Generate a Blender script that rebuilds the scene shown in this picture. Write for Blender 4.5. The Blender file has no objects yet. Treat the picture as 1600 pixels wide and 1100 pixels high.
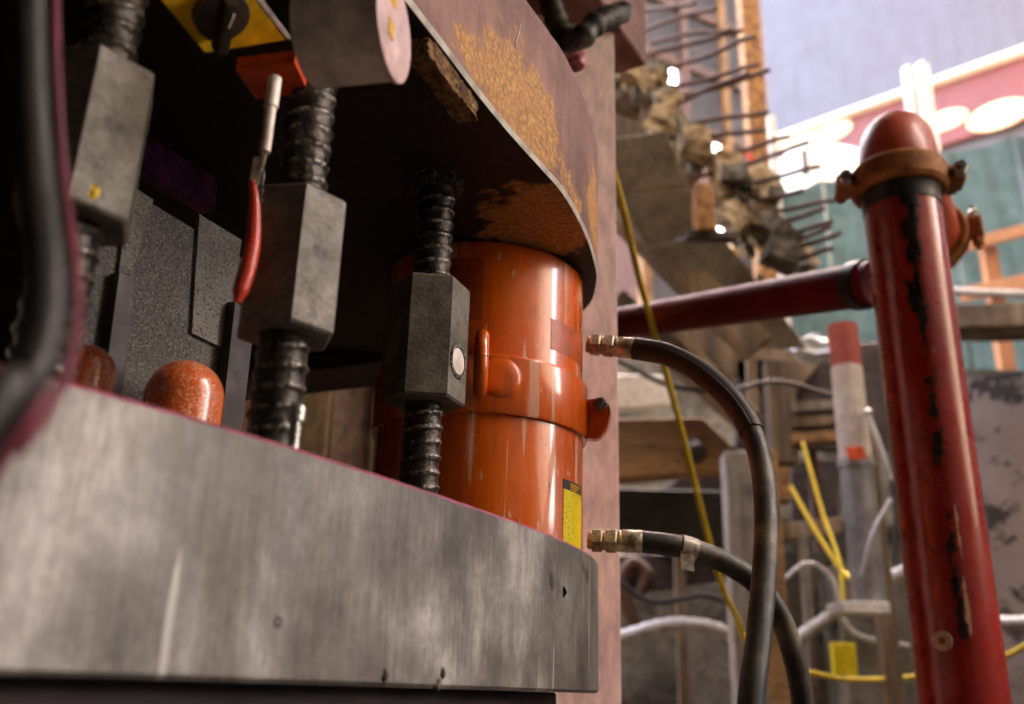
import bpy, bmesh, math, random
from mathutils import Vector, Matrix, noise
random.seed(7)
R = math.radians
sc = bpy.context.scene
C = sc.collection

# ------------------------------------------------------------------ camera
EYE = 1.6                                   # eye height above the pit floor
FPX, PITCH, ROLL = 1474.4, R(19.77), R(1.676)   # focal length in 1600-px units
CP, SP = math.cos(PITCH), math.sin(PITCH)
UX, UY = math.sin(ROLL), math.cos(ROLL)     # picture direction of "up"
RX, RY = UY, -UX
RIGHT, UPV, FWD = Vector((1, 0, 0)), Vector((0, -SP, CP)), Vector((0, CP, SP))
cam = bpy.data.cameras.new('camera'); cam_o = bpy.data.objects.new('camera', cam); C.objects.link(cam_o)
cx = RIGHT * RX + UPV * UX; cy = RIGHT * RY + UPV * UY
cam_o.matrix_world = Matrix(((cx.x, cy.x, -FWD.x, 0), (cx.y, cy.y, -FWD.y, 0), (cx.z, cy.z, -FWD.z, EYE), (0, 0, 0, 1)))
cam.sensor_width = 36; cam.lens = 36 * FPX / 1600
cam.clip_start = 0.02; cam.clip_end = 500
cam.dof.use_dof = True; cam.dof.focus_distance = 1.0; cam.dof.aperture_fstop = 3.8
sc.camera = cam_o

# ------------------------------------------------------------------ light
SUN_EL, SUN_AZ = R(56), R(52)               # azimuth from +Y (away from camera) towards +X
w = bpy.data.worlds.new('World'); sc.world = w; w.use_nodes = True
nt = w.node_tree; bg = nt.nodes['Background']
sky = nt.nodes.new('ShaderNodeTexSky'); sky.sky_type = 'NISHITA'; sky.sun_disc = False
sky.sun_elevation = SUN_EL; sky.sun_rotation = SUN_AZ; sky.dust_density = 3.0
nt.links.new(sky.outputs[0], bg.inputs[0]); bg.inputs[1].default_value = 0.12
sun = bpy.data.lights.new('sun', 'SUN'); sun.energy = 4.0; sun.angle = R(0.6); sun.color = (1.0, 0.93, 0.84)
sun_o = bpy.data.objects.new('sun', sun); C.objects.link(sun_o)
sd = Vector((math.sin(SUN_AZ) * math.cos(SUN_EL), math.cos(SUN_AZ) * math.cos(SUN_EL), math.sin(SUN_EL)))
sun_o.rotation_euler = sd.to_track_quat('Z', 'Y').to_euler(); sun_o.location = (6, 6, 12)
vs = sc.view_settings
vs.view_transform = 'Standard'; vs.look = 'None'; vs.gamma = 1; vs.use_curve_mapping = False
vs.exposure = 5.15
vs.use_white_balance = True; vs.white_balance_temperature = 9000; vs.white_balance_tint = 18

# ------------------------------------------------------------------ helpers
def ray(px, py):
    ax, ay = px - 800.0, 550.0 - py
    xr = ax * RX + ay * RY; yu = ax * UX + ay * UY
    return Vector((xr, FPX * CP - yu * SP, FPX * SP + yu * CP))
def W(px, py, Y):                            # the point at distance Y seen at that picture position
    d = ray(px, py); p = d * (Y / d.y); p.z += EYE; return p
def WZ(px, py, z):                           # the point at height z (world)
    d = ray(px, py); p = d * ((z - EYE) / d.z); p.z = z; return p
def WP(px, py, p0, n):                       # the point on a plane
    d = ray(px, py); o = Vector((0, 0, EYE)); return o + d * ((p0 - o).dot(n) / d.dot(n))

ORG = {}
def thing(name, label, cat, loc, group=None):
    o = bpy.data.objects.new(name, None); C.objects.link(o); o.empty_display_size = .05
    o.location = loc; o['label'] = label; o['category'] = cat
    if group: o['group'] = group
    ORG[o.name] = Vector(loc); return o
def obj(name, bm, mat, parent=None, label=None, cat=None, group=None, kind=None, smooth=None, at=None):
    if parent is not None: org = ORG[parent.name]
    elif at is not None: org = Vector(at)
    else:
        xs = [v.co for v in bm.verts]
        org = Vector((sum(v.x for v in xs) / len(xs), sum(v.y for v in xs) / len(xs), min(v.z for v in xs)))
    for v in bm.verts: v.co -= org
    me = bpy.data.meshes.new(name)
    bmesh.ops.recalc_face_normals(bm, faces=bm.faces)
    if smooth is not None:
        for f in bm.faces: f.smooth = True
    bm.to_mesh(me); bm.free()
    if smooth is not None: me.set_sharp_from_angle(angle=R(smooth))
    for m in (mat if isinstance(mat, (list, tuple)) else [mat]): me.materials.append(m)
    o = bpy.data.objects.new(name, me); C.objects.link(o)
    if parent is not None: o.parent = parent
    else: o.location = org
    ORG[o.name] = org
    if label: o['label'] = label
    if cat: o['category'] = cat
    if group: o['group'] = group
    if kind: o['kind'] = kind
    return o
def frame(d, ref=Vector((0, 0, 1))):
    d = d.normalized()
    if abs(d.dot(ref)) > .98: ref = Vector((0, 1, 0))
    x = ref.cross(d).normalized(); return x, d.cross(x).normalized(), d
def add_box(bm, c, ax, ay, az, bevel=0):     # centre + half-axis vectors
    vs_ = [bm.verts.new(c + ax * i + ay * j + az * k) for i in (-1, 1) for j in (-1, 1) for k in (-1, 1)]
    fs = [bm.faces.new([vs_[i] for i in q]) for q in ((0, 1, 3, 2), (4, 6, 7, 5), (0, 4, 5, 1), (2, 3, 7, 6), (0, 2, 6, 4), (1, 5, 7, 3))]
    if bevel:
        es = list({e for f in fs for e in f.edges})
        bmesh.ops.bevel(bm, geom=es, offset=bevel, segments=2, affect='EDGES', profile=.6)
def box(bm, x0, x1, y0, y1, z0, z1, bevel=0):
    add_box(bm, Vector(((x0 + x1) / 2, (y0 + y1) / 2, (z0 + z1) / 2)), Vector(((x1 - x0) / 2, 0, 0)), Vector((0, (y1 - y0) / 2, 0)), Vector((0, 0, (z1 - z0) / 2)), bevel)
def beam(bm, a, b, w, h, ref=Vector((0, 0, 1)), bevel=.003):   # bar from a to b, w wide, h along ref
    x, y, d = frame(b - a, ref); add_box(bm, (a + b) / 2, x * w / 2, y * h / 2, d * (b - a).length / 2, bevel)
def rings(bm, prof, a, d, n=32, rot=0, cap=True, ref=Vector((0, 0, 1))):
    # profile (distance along d, radius) swept round the axis
    x, y, d = frame(d, ref); prev = None; first = None
    for t, r in prof:
        c = a + d * t
        cur = [bm.verts.new(c + (x * math.cos(rot + 2 * math.pi * i / n) + y * math.sin(rot + 2 * math.pi * i / n)) * r) for i in range(n)]
        if prev:
            for i in range(n): bm.faces.new((prev[i], prev[(i + 1) % n], cur[(i + 1) % n], cur[i]))
        else: first = cur
        prev = cur
    if cap: bm.faces.new(first[::-1]); bm.faces.new(prev)
def spline(pts, n=10):
    out = []; P = [pts[0] * 2 - pts[1]] + list(pts) + [pts[-1] * 2 - pts[-2]]
    for i in range(1, len(P) - 2):
        a, b, c, d = P[i - 1:i + 3]
        for k in range(n):
            t = k / n
            out.append(.5 * ((2 * b) + (c - a) * t + (2 * a - 5 * b + 4 * c - d) * t * t + (3 * b - a - 3 * c + d) * t ** 3))
    out.append(P[-2]); return out
def tube(bm, pts, r, n=12, n_s=10, rib=None, cap=True):
    pts = spline(pts, n_s) if n_s else pts
    prev = None; x = None; L = 0
    for i, p in enumerate(pts):
        t = (pts[min(i + 1, len(pts) - 1)] - pts[max(i - 1, 0)]).normalized()
        if x is None: x, _, _ = frame(t)
        x = (x - t * x.dot(t)).normalized(); y = t.cross(x)
        if i: L += (p - pts[i - 1]).length
        rr = r(i / (len(pts) - 1)) if callable(r) else r
        if rib: rr *= 1 + rib[1] * math.sin(L / rib[0] * 2 * math.pi)
        cur = [bm.verts.new(p + (x * math.cos(2 * math.pi * k / n) + y * math.sin(2 * math.pi * k / n)) * rr) for k in range(n)]
        if prev:
            for k in range(n): bm.faces.new((prev[k], prev[(k + 1) % n], cur[(k + 1) % n], cur[k]))
        elif cap: bm.faces.new(cur[::-1])
        prev = cur
    if cap: bm.faces.new(prev)
def prism(bm, pts2, z0, z1, bev=0, mi_low=0, mi_up=0, mi_under=0, ins=None, mi_top=0):     # horizontal outline extruded up, chamfered rims take material mi
    def ring(inset, z):
        n = len(pts2); out = []
        for i, p in enumerate(pts2):
            a, b = pts2[i - 1], pts2[(i + 1) % n]
            t = Vector((b[0] - a[0], b[1] - a[1])); t.normalize()
            out.append(bm.verts.new((p[0] - t.y * inset, p[1] + t.x * inset, z)))
        return out
    ins = bev if ins is None else ins
    levels = [(ins, z0), (0, z0 + bev), (0, z1 - bev), (bev, z1)] if bev else [(0, z0), (0, z1)]
    rs = [ring(*l) for l in levels]
    for k in range(len(rs) - 1):
        for i in range(len(pts2)):
            j = (i + 1) % len(pts2)
            f = bm.faces.new((rs[k][i], rs[k][j], rs[k + 1][j], rs[k + 1][i]))
            if bev and k != 1: f.material_index = mi_low if k == 0 else mi_up
    bm.faces.new(rs[0][::-1]).material_index = mi_under; bm.faces.new(rs[-1]).material_index = mi_top
def slab(bm, corners, thick, bevel=0):        # a planar polygon with thickness away from the camera
    n = (corners[1] - corners[0]).cross(corners[2] - corners[0]).normalized()
    if n.y < 0: n = -n
    a = [bm.verts.new(c) for c in corners]; b = [bm.verts.new(c + n * thick) for c in corners]
    m = len(a); fs = [bm.faces.new(a), bm.faces.new(b[::-1])]
    for i in range(m): fs.append(bm.faces.new((a[i], b[i], b[(i + 1) % m], a[(i + 1) % m])))
    if bevel: bmesh.ops.bevel(bm, geom=list({e for f in fs for e in f.edges}), offset=bevel, segments=1, affect='EDGES')
def rough(bm, cuts, amp, scale, seed=0):
    if cuts: bmesh.ops.subdivide_edges(bm, edges=bm.edges, cuts=cuts, use_grid_fill=True)
    off = Vector((seed * 3.1, seed * 1.7, seed * 5.3))
    for v in bm.verts:
        nv = noise.noise_vector(v.co * scale + off) + .5 * noise.noise_vector(v.co * scale * 2.7 + off)
        v.co += nv * amp
def B(): return bmesh.new()

# ------------------------------------------------------------------ materials
class NT:
    def __init__(s, name):
        s.m = bpy.data.materials.new(name); s.m.use_nodes = True; s.t = s.m.node_tree
        s.b = s.t.nodes['Principled BSDF']; s.co = s.n('ShaderNodeTexCoord').outputs['Object']
    def n(s, ty, **kw):
        nd = s.t.nodes.new(ty)
        for k, v in kw.items(): setattr(nd, k, v)
        return nd
    def l(s, a, b): s.t.links.new(a, b)
    def mapping(s, scale=(1, 1, 1), loc=(0, 0, 0)):
        m = s.n('ShaderNodeMapping'); m.inputs['Scale'].default_value = scale; m.inputs['Location'].default_value = loc
        s.l(s.co, m.inputs[0]); return m.outputs[0]
    def noise(s, scale, detail=6, rough=.6, stretch=None, loc=(0, 0, 0), dist=0):
        nd = s.n('ShaderNodeTexNoise'); nd.inputs['Scale'].default_value = scale; nd.inputs['Detail'].default_value = detail
        nd.inputs['Roughness'].default_value = rough; nd.inputs['Distortion'].default_value = dist
        s.l(s.mapping(stretch or (1, 1, 1), loc), nd.inputs['Vector']); return nd.outputs['Fac']
    def ramp(s, fac, stops, interp='LINEAR'):
        r = s.n('ShaderNodeValToRGB'); r.color_ramp.interpolation = interp
        e = r.color_ramp.elements
        while len(e) < len(stops): e.new(.5)
        for i, (p, c) in enumerate(stops):
            e[i].position = p; e[i].color = (c[0], c[1], c[2], 1) if isinstance(c, (tuple, list)) else (c, c, c, 1)
        s.l(fac, r.inputs[0]); return r.outputs[0]
    def mix(s, fac, a, b, mode='MIX'):
        m = s.n('ShaderNodeMix', data_type='RGBA', blend_type=mode)
        for sock, v in ((m.inputs[0], fac), (m.inputs[6], a), (m.inputs[7], b)):
            if isinstance(v, (int, float)): sock.default_value = v
            elif isinstance(v, (tuple, list)): sock.default_value = (v[0], v[1], v[2], 1)
            else: s.l(v, sock)
        return m.outputs[2]
    def math(s, op, a, b=0.0, clamp=False):
        m = s.n('ShaderNodeMath', operation=op, use_clamp=clamp)
        for sock, v in ((m.inputs[0], a), (m.inputs[1], b)):
            if isinstance(v, (int, float)): sock.default_value = v
            else: s.l(v, sock)
        return m.outputs[0]
    def sphere_mask(s, c, r, soft, stretch=(1, 1, 1)):   # 1 inside an ellipsoid of the object's own space
        v = s.n('ShaderNodeVectorMath', operation='SUBTRACT'); s.l(s.co, v.inputs[0]); v.inputs[1].default_value = c
        q = s.n('ShaderNodeVectorMath', operation='MULTIPLY'); s.l(v.outputs[0], q.inputs[0]); q.inputs[1].default_value = stretch
        ln = s.n('ShaderNodeVectorMath', operation='LENGTH'); s.l(q.outputs[0], ln.inputs[0])
        mr = s.n('ShaderNodeMapRange'); s.l(ln.outputs['Value'], mr.inputs[0])
        mr.inputs[1].default_value = r - soft; mr.inputs[2].default_value = r + soft; mr.inputs[3].default_value = 1; mr.inputs[4].default_value = 0
        return mr.outputs[0]
    def bump(s, fac, strength=.3, dist=.002):
        b = s.n('ShaderNodeBump'); b.inputs['Strength'].default_value = strength; b.inputs['Distance'].default_value = dist
        s.l(fac, b.inputs['Height']); s.l(b.outputs[0], s.b.inputs['Normal'])
    def done(s, col, rough=.6, metal=0.0, coat=0.0):
        if isinstance(col, (tuple, list)): s.b.inputs['Base Color'].default_value = (*col[:3], 1)
        else: s.l(col, s.b.inputs['Base Color'])
        if isinstance(rough, (int, float)): s.b.inputs['Roughness'].default_value = rough
        else: s.l(rough, s.b.inputs['Roughness'])
        if isinstance(metal, (int, float)): s.b.inputs['Metallic'].default_value = metal
        else: s.l(metal, s.b.inputs['Metallic'])
        s.b.inputs['Coat Weight'].default_value = coat
        s.b.inputs['Coat Roughness'].default_value = .12
        return s.m
def plain(name, c1, c2=None, c3=None, scale=6, rough=.7, metal=0, bump=.3, bscale=60, bdist=.002, stretch=None, coat=0, lo=.35, hi=.65, grime=0):
    t = NT(name); c2 = c2 or tuple(x * .6 for x in c1)
    st = [(lo, c2), (hi, c1)] if c3 is None else [(lo, c2), ((lo + hi) / 2, c1), (hi, c3)]
    col = t.ramp(t.noise(scale, stretch=stretch), st)
    fine = t.noise(bscale, stretch=stretch)
    col = t.mix(.5, col, t.mix(1.0, col, t.ramp(fine, [(.3, .35), (.7, 1.4)]), 'MULTIPLY'))
    if grime: col = t.mix(t.ramp(t.noise(scale * 2.3, 7, .68, loc=(5, 3, 8)), [(.52, 0), (.66, grime)]), col, tuple(x * .22 for x in c2))
    if bump: t.bump(fine, bump, bdist)
    rg = t.ramp(t.noise(scale * 3), [(.3, max(rough - .12, .03)), (.7, min(rough + .12, 1))])
    return t.done(col, rg, metal, coat)

# lower plate: worn grey mill steel with pale smears and vertical rub marks
t = NT('worn_grey_steel')
n1 = t.noise(11, 4, .55, (1, 1, .8)); n2 = t.noise(34, 7, .65, (1, 1, .45), (2, 5, 1)); n3 = t.noise(420, 3, .6, (1, 1, .03)); n4 = t.noise(150, 6, .7)
col = t.ramp(n1, [(.30, (.11, .101, .090)), (.47, (.185, .172, .157)), (.57, (.275, .256, .236)), (.68, (.46, .435, .41))])
col = t.mix(.45, col, t.mix(1, col, t.ramp(n2, [(.32, .5), (.52, .95), (.70, 1.3)]), 'MULTIPLY'))
col = t.mix(.42, col, t.mix(1, col, t.ramp(n3, [(.35, .55), (.65, 1.3)]), 'MULTIPLY'))
col = t.mix(.35, col, t.mix(1, col, t.ramp(n4, [(.35, .5), (.65, 1.3)]), 'MULTIPLY'))
spots = t.ramp(t.noise(19, 2, .4, loc=(3, 1, 2)), [(.71, 0), (.75, 1)])
col = t.mix(t.math('MULTIPLY', spots, .8), col, (.03, .024, .018))
col = t.mix(t.ramp(t.noise(6, 7, .7, (1.6, 1.6, .4), (9, 4, 1)), [(.55, 0), (.70, .7)]), col, (.10, .070, .042))
scr = t.ramp(t.noise(55, 2, .3, (1, 1, .07), (1, 1, 7)), [(.70, 0), (.72, .6)])
col = t.mix(scr, col, (.62, .58, .54))
t.bump(t.math('ADD', n3, t.math('MULTIPLY', n4, .6)), .35, .0012)
M_STEEL = t.done(col, t.ramp(n2, [(.3, .34), (.7, .6)]), .35)

# upper plate: dull maroon mill scale, a big orange rust bloom on its flank
def rusty_plate(name, patches, dim=1.0):
    t = NT(name)
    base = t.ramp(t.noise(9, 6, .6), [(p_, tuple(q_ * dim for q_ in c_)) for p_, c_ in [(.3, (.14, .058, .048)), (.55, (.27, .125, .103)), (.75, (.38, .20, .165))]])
    st = t.noise(60, 4, .5, (1, 1, .08)); base = t.mix(.4, base, t.mix(1, base, t.ramp(st, [(.35, .6), (.65, 1.3)]), 'MULTIPLY'))
    g = t.noise(160, 5, .7)
    rust = t.ramp(g, [(.30, (.17, .060, .016)), (.48, (.42, .18, .048)), (.66, (.70, .38, .13))])
    e = t.noise(26, 6, .65)
    mask = None
    for c, r, s, stretch in patches:
        k = t.math('ADD', t.sphere_mask(c, r, s, stretch), t.math('MULTIPLY', t.math('SUBTRACT', e, .5), 1.5))
        k = t.ramp(k, [(.40, 0), (.50, .6), (.60, 1)])
        mask = k if mask is None else t.math('MAXIMUM', mask, k)
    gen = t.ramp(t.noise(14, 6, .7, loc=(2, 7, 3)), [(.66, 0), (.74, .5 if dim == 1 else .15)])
    mask = t.math('MAXIMUM', mask, gen) if mask is not None else gen
    t.bump(g, .5, .002)
    return t.done(t.mix(mask, base, rust), t.ramp(g, [(.3, .5), (.7, .8)]), .12)

M_EDGE = plain('bright_rim_steel', (.62, .57, .50), (.34, .29, .23), scale=40, rough=.5, metal=.0, bump=.2)
M_NUT = plain('grey_phosphate_steel', (.145, .127, .100), (.08, .066, .050), (.21, .185, .150), scale=24, rough=.55, metal=.2, bump=.5, bscale=260, bdist=.0015, grime=.6)
t = NT('oily_black_bar')
n = t.noise(60, 6, .65); g2 = t.noise(220, 4, .6); t.bump(g2, .7, .0016)
geo = t.n('ShaderNodeNewGeometry')
col = t.ramp(n, [(.35, (.012, .009, .007)), (.55, (.035, .028, .022)), (.72, (.10, .085, .068))])
worn = t.math('MULTIPLY', t.ramp(geo.outputs['Pointiness'], [(.512, 0), (.545, 1)]), t.ramp(g2, [(.46, 0), (.60, .65)]))
M_BAR = t.done(t.mix(worn, col, (.42, .38, .33)), t.ramp(n, [(.3, .18), (.7, .5)]), .55)

# orange jack paint
def orange(name, speck=0):
    t = NT(name)
    n = t.noise(10, 6, .6); dr = t.noise(40, 6, .65, (1, 1, .10)); sp = t.noise(150, 4, .55)
    col = t.ramp(n, [(.3, (.64, .088, .004)), (.6, (.78, .128, .007)), (.8, (.82, .155, .012))])
    col = t.mix(t.ramp(dr, [(.54, 0), (.74, .55)]), col, (.25, .030, .004))
    col = t.mix(t.ramp(t.noise(18, 7, .7, loc=(3, 3, 1)), [(.57, 0), (.72, .5)]), col, (.20, .035, .008))
    geo = t.n('ShaderNodeNewGeometry')
    chip = t.math('MULTIPLY', t.ramp(geo.outputs['Pointiness'], [(.60, 0), (.68, 1)]), t.ramp(sp, [(.5, 0), (.56, .9)]))
    col = t.mix(chip, col, (.75, .40, .25))
    col = t.mix(t.ramp(sp, [(.69 - speck * .03, 0), (.715 - speck * .03, .85)]), col, (.05, .018, .010))
    col = t.mix(t.ramp(t.noise(75, 5, .55, (1, 1, .3), (5, 2, 8)), [(.655, 0), (.68, .85)]), col, (.80, .48, .32))
    col = t.mix(t.ramp(t.noise(45, 2, .3, (1.5, 1.5, .08), (2, 2, 2)), [(.69, 0), (.70, .6)]), col, (.80, .52, .38))
    if speck: col = t.mix(t.ramp(t.noise(620, 3, .5, loc=(7, 1, 1)), [(.57, 0), (.62, .8)]), col, (.85, .70, .55))
    t.bump(t.noise(160, 5, .65), .16, .001)
    m_ = t.done(col, t.ramp(dr, [(.35, .18), (.7, .45)]), 0, .7); t.b.inputs['Coat Roughness'].default_value = .07
    return m_
M_ORANGE = orange('orange_enamel'); M_SPECK = orange('speckled_orange_enamel', 1)
t = NT('warning_label_print')
rows = t.n('ShaderNodeTexBrick'); rows.inputs['Scale'].default_value = 1; rows.inputs['Brick Width'].default_value = .0034; rows.inputs['Row Height'].default_value = .0042
rows.inputs['Mortar Size'].default_value = .0011; rows.inputs['Color1'].default_value = (0, 0, 0, 1); rows.inputs['Color2'].default_value = (.35, .35, .35, 1); rows.inputs['Mortar'].default_value = (1, 1, 1, 1)
mp = t.n('ShaderNodeMapping'); mp.inputs['Rotation'].default_value = (R(90), 0, 0); t.l(t.co, mp.inputs[0]); t.l(mp.outputs[0], rows.inputs['Vector'])
words = t.ramp(t.noise(240, 2, .5), [(.50, 0), (.54, 1)])
ink = t.math('MULTIPLY', t.math('SUBTRACT', 1, rows.outputs['Color']), words)
M_LABEL = t.done(t.mix(t.math('MULTIPLY', ink, .75), (.86, .66, .012), (.06, .05, .02)), .42)

def red_paint(name, strip_x=None, strip_z=None, glossy=.20, coat=.5, base=((.22, .010, .006), (.34, .018, .010), (.42, .030, .016))):
    t = NT(name)
    col = t.ramp(t.noise(5, 6, .6), [(.3, base[0]), (.55, base[1]), (.8, base[2])])
    col = t.mix(t.ramp(t.noise(22, 6, .6, (1, 1, .3)), [(.6, 0), (.8, .4)]), col, (.34, .09, .06))
    n = t.noise(21, 9, .72, (1, 1, .62), (4, 2, 0))
    if strip_x is not None:
        sep = t.n('ShaderNodeSeparateXYZ'); t.l(t.co, sep.inputs[0])
        band = t.math('SUBTRACT', .235, t.math('MULTIPLY', t.math('ABSOLUTE', t.math('SUBTRACT', sep.outputs[0], strip_x)), 8.5))
        front = t.math('LESS_THAN', sep.outputs[1], 0)
        up = t.math('MULTIPLY', t.math('SUBTRACT', sep.outputs[2], strip_z), .22)
        k = t.math('MULTIPLY', t.math('ADD', t.math('ADD', n, band), up), front)
        col = t.mix(t.ramp(k, [(.70, 0), (.735, .75)]), col, (.16, .03, .015))
        chip = t.ramp(k, [(.735, 0), (.745, 1)])
        pale = t.ramp(t.math('MULTIPLY', t.math('ADD', t.noise(40, 5, .6, (1, 1, .2), (1, 8, 3)), t.math('SUBTRACT', .24, t.math('MULTIPLY', t.math('ABSOLUTE', t.math('SUBTRACT', sep.outputs[0], strip_x + .014)), 18))), front), [(.80, 0), (.83, .8)])
        col = t.mix(pale, col, (.62, .47, .36))
    else:
        chip = t.ramp(n, [(.69, 0), (.72, 1)])
    col = t.mix(chip, col, (.012, .010, .010))
    dust = t.ramp(t.noise(200, 2, .5), [(.72, 0), (.75, .6)]); col = t.mix(dust, col, (.5, .3, .24))
    t.bump(t.noise(60, 4), .12, .002)
    return t.done(col, t.ramp(t.noise(14), [(.3, glossy), (.7, glossy + .18)]), 0, coat)

M_RUST = plain('brown_rust', (.30, .125, .036), (.13, .05, .018), (.44, .22, .06), scale=25, rough=.8, bump=.6, bscale=120)
M_RUSTD = plain('dark_rebar_rust', (.10, .042, .026), (.045, .02, .014), scale=20, rough=.8, bump=.4)
M_BLACK = plain('black_rubber', (.022, .020, .018), (.012, .011, .010), scale=20, rough=.5, bump=.25, bscale=300, bdist=.0006)
M_DUSTY = plain('dusty_black_rubber', (.042, .037, .029), (.014, .013, .011), (.16, .135, .085), scale=22, rough=.5, bump=.5, bscale=260, bdist=.0010, hi=.70)
M_BRASS = plain('zinc_brass', (.62, .52, .38), (.36, .28, .18), (.78, .70, .56), scale=60, rough=.3, metal=.35, bump=.15)
M_ZINC = plain('zinc_bolt', (.55, .54, .50), (.3, .29, .27), scale=80, rough=.3, metal=.85, bump=.2, bscale=200)
M_PINK = plain('dusty_pink_primer', (.84, .58, .54), (.72, .44, .42), (.86, .68, .58), scale=3.5, rough=.5, bump=.15, stretch=(1, 1, .35))
M_DARKST = plain('dark_scaled_steel', (.040, .026, .026), (.018, .012, .012), (.075, .052, .055), scale=14, rough=.6, metal=.2, bump=.4, stretch=(.3, .3, 1))
t = NT('gritty_grey_steel')
n = t.noise(11, 6, .6); f1 = t.noise(750, 3, .6); f2 = t.noise(420, 3, .55, loc=(4, 4, 4))
col = t.ramp(n, [(.35, (.045, .040, .034)), (.65, (.105, .094, .083))])
col = t.mix(t.ramp(f1, [(.56, 0), (.63, .75)]), col, (.42, .37, .32)); col = t.mix(t.ramp(f2, [(.54, 0), (.62, .8)]), col, (.012, .010, .008))
t.bump(f1, .8, .001)
M_GRIT = t.done(col, .7)
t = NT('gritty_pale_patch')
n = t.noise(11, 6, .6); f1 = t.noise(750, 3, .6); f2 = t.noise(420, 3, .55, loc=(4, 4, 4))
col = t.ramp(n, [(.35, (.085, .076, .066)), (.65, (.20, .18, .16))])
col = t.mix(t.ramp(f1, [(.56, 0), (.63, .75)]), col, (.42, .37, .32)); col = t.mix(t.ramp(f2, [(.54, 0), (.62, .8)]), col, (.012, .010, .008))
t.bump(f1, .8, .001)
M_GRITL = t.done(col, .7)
M_PURPLE = plain('purple_light_tint', (.30, .07, .24), (.07, .015, .055), scale=60, rough=.5, bump=.5, bscale=300)
M_YELLOW = plain('dirty_yellow_panel', (.90, .52, .020), (.75, .40, .015), scale=25, rough=.5, bump=.1)
M_KNOB = plain('brown_black_plastic', (.045, .028, .018), (.03, .018, .012), scale=25, rough=.45, bump=.1)
M_GREY = plain('scuffed_grey_metal', (.80, .70, .62), (.58, .48, .41), (.86, .78, .70), scale=18, rough=.4, metal=.1, bump=.15)
M_WHITE = plain('off_white_paint', (.78, .74, .68), (.62, .58, .52), scale=8, rough=.5, bump=.1)
M_CAP = plain('pink_lit_disc', (.80, .56, .54), (.70, .44, .43), scale=12, rough=.35, bump=.05)  # pink light on the disc painted into its colour
M_ORLAB = plain('orange_red_label', (.85, .085, .012), (.70, .06, .01), scale=30, rough=.5, bump=.1)
M_REDGRIP = plain('red_vinyl_grip', (.68, .062, .030), (.55, .045, .022), scale=30, rough=.35, bump=.1, coat=.2)
M_YROPE = plain('yellow_rope', (.82, .58, .030), (.62, .42, .02), scale=30, rough=.6, bump=.4, bscale=200)
M_TIMBER = plain('weathered_timber', (.13, .085, .050), (.045, .03, .018), (.22, .155, .10), scale=8, rough=.85, bump=.5, stretch=(1, 1, .15), bscale=50)
M_TIMBERO = plain('orange_timber', (.30, .155, .058), (.17, .08, .03), (.37, .21, .09), grime=.6, scale=5, rough=.75, bump=.3, stretch=(.15, 1, 1), bscale=50)
M_TIMBERG = plain('silver_timber', (.22, .185, .16), (.12, .095, .08), (.30, .265, .235), grime=.5, scale=8, rough=.85, bump=.4, stretch=(1, 1, .12), bscale=50)
M_PLY = plain('grey_plywood', (.21, .182, .138), (.14, .118, .088), (.26, .23, .18), grime=.45, scale=4, rough=.85, bump=.3, bscale=50)
M_CONC = plain('concrete', (.125, .112, .090), (.05, .043, .034), (.20, .18, .15), grime=.85, scale=3, rough=.9, bump=.6, bscale=25, bdist=.01)
M_TAN = plain('tan_broken_concrete', (.34, .245, .14), (.15, .10, .055), (.46, .35, .22), grime=.8, scale=9, rough=.95, bump=.8, bscale=60, bdist=.006)
M_PITW = plain('dark_pit_wall', (.050, .040, .032), (.03, .024, .019), scale=2, rough=.9)  # kept dark so the unseen walls bounce little light
M_DIRT = plain('pit_mud', (.040, .031, .023), (.025, .02, .015), scale=4, rough=.95, bump=.6, bscale=30, bdist=.01)
M_CONDUIT = plain('pale_conduit', (.58, .56, .55), (.42, .40, .39), scale=20, rough=.5, bump=.2)
M_CORR = plain('dark_corrugated_steel', (.10, .092, .075), (.055, .05, .04), scale=6, rough=.6, metal=.3, bump=.2)
t = NT('stained_brown_wall')
n = t.noise(2.4, 7, .68); bl = t.noise(3.2, 8, .72, loc=(4, 9, 2))
col = t.ramp(n, [(.3, (.17, .125, .108)), (.7, (.29, .225, .195))])
col = t.mix(t.ramp(bl, [(.50, 0), (.54, .92)]), col, (.018, .013, .010)); t.bump(bl, .5, .02)
M_STAIN = t.done(col, .9)

# ================================================================== setting
def structure(name, bm, m): return obj(name, bm, m, kind='structure', at=(0, 0, 0))
bm = B(); box(bm, -60, 60, -60, 90, -.4, 0); structure('ground', bm, M_DIRT)
STREET = 4.05
bm = B(); box(bm, -60, 60, 6.9, 90, .01, STREET); structure('street', bm, M_CONC)

# ================================================================== jacking frame
ZL0, ZL1, ZU0, ZU1 = EYE + .0005, EYE + .151, EYE + .540, EYE + .735
def outline(pts, n=8): return [(p.x, p.y) for p in spline([Vector((a, b, 0)) for a, b in pts], n)]
LOW = outline([(-.46, .16), (-.36, .325), (-.262, .455), (-.216, .515), (-.18, .566), (-.131, .642), (-.05, .781), (.027, .924), (.0756, 1.034), (.104, 1.125), (.116, 1.22), (.105, 1.32), (.05, 1.42), (-.06, 1.50), (-.25, 1.52), (-.5, 1.42), (-.72, 1.16), (-.88, .80), (-.95, .45), (-.86, .20), (-.66, .10), (-.46, .16)], 8)[:-1]
UPP = outline([(-.34, .10), (-.24, .315), (-.158, .502), (-.0945, .646), (-.065, .712), (-.038, .774), (-.007, .839), (.029, .908), (.055, .960), (.083, 1.04), (.1045, 1.125), (.1165, 1.205), (.110, 1.30), (.06, 1.40), (-.06, 1.50), (-.25, 1.52), (-.5, 1.42), (-.72, 1.16), (-.85, .80), (-.88, .4), (-.72, .12), (-.5, .03), (-.34, .10)], 8)[:-1]
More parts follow.
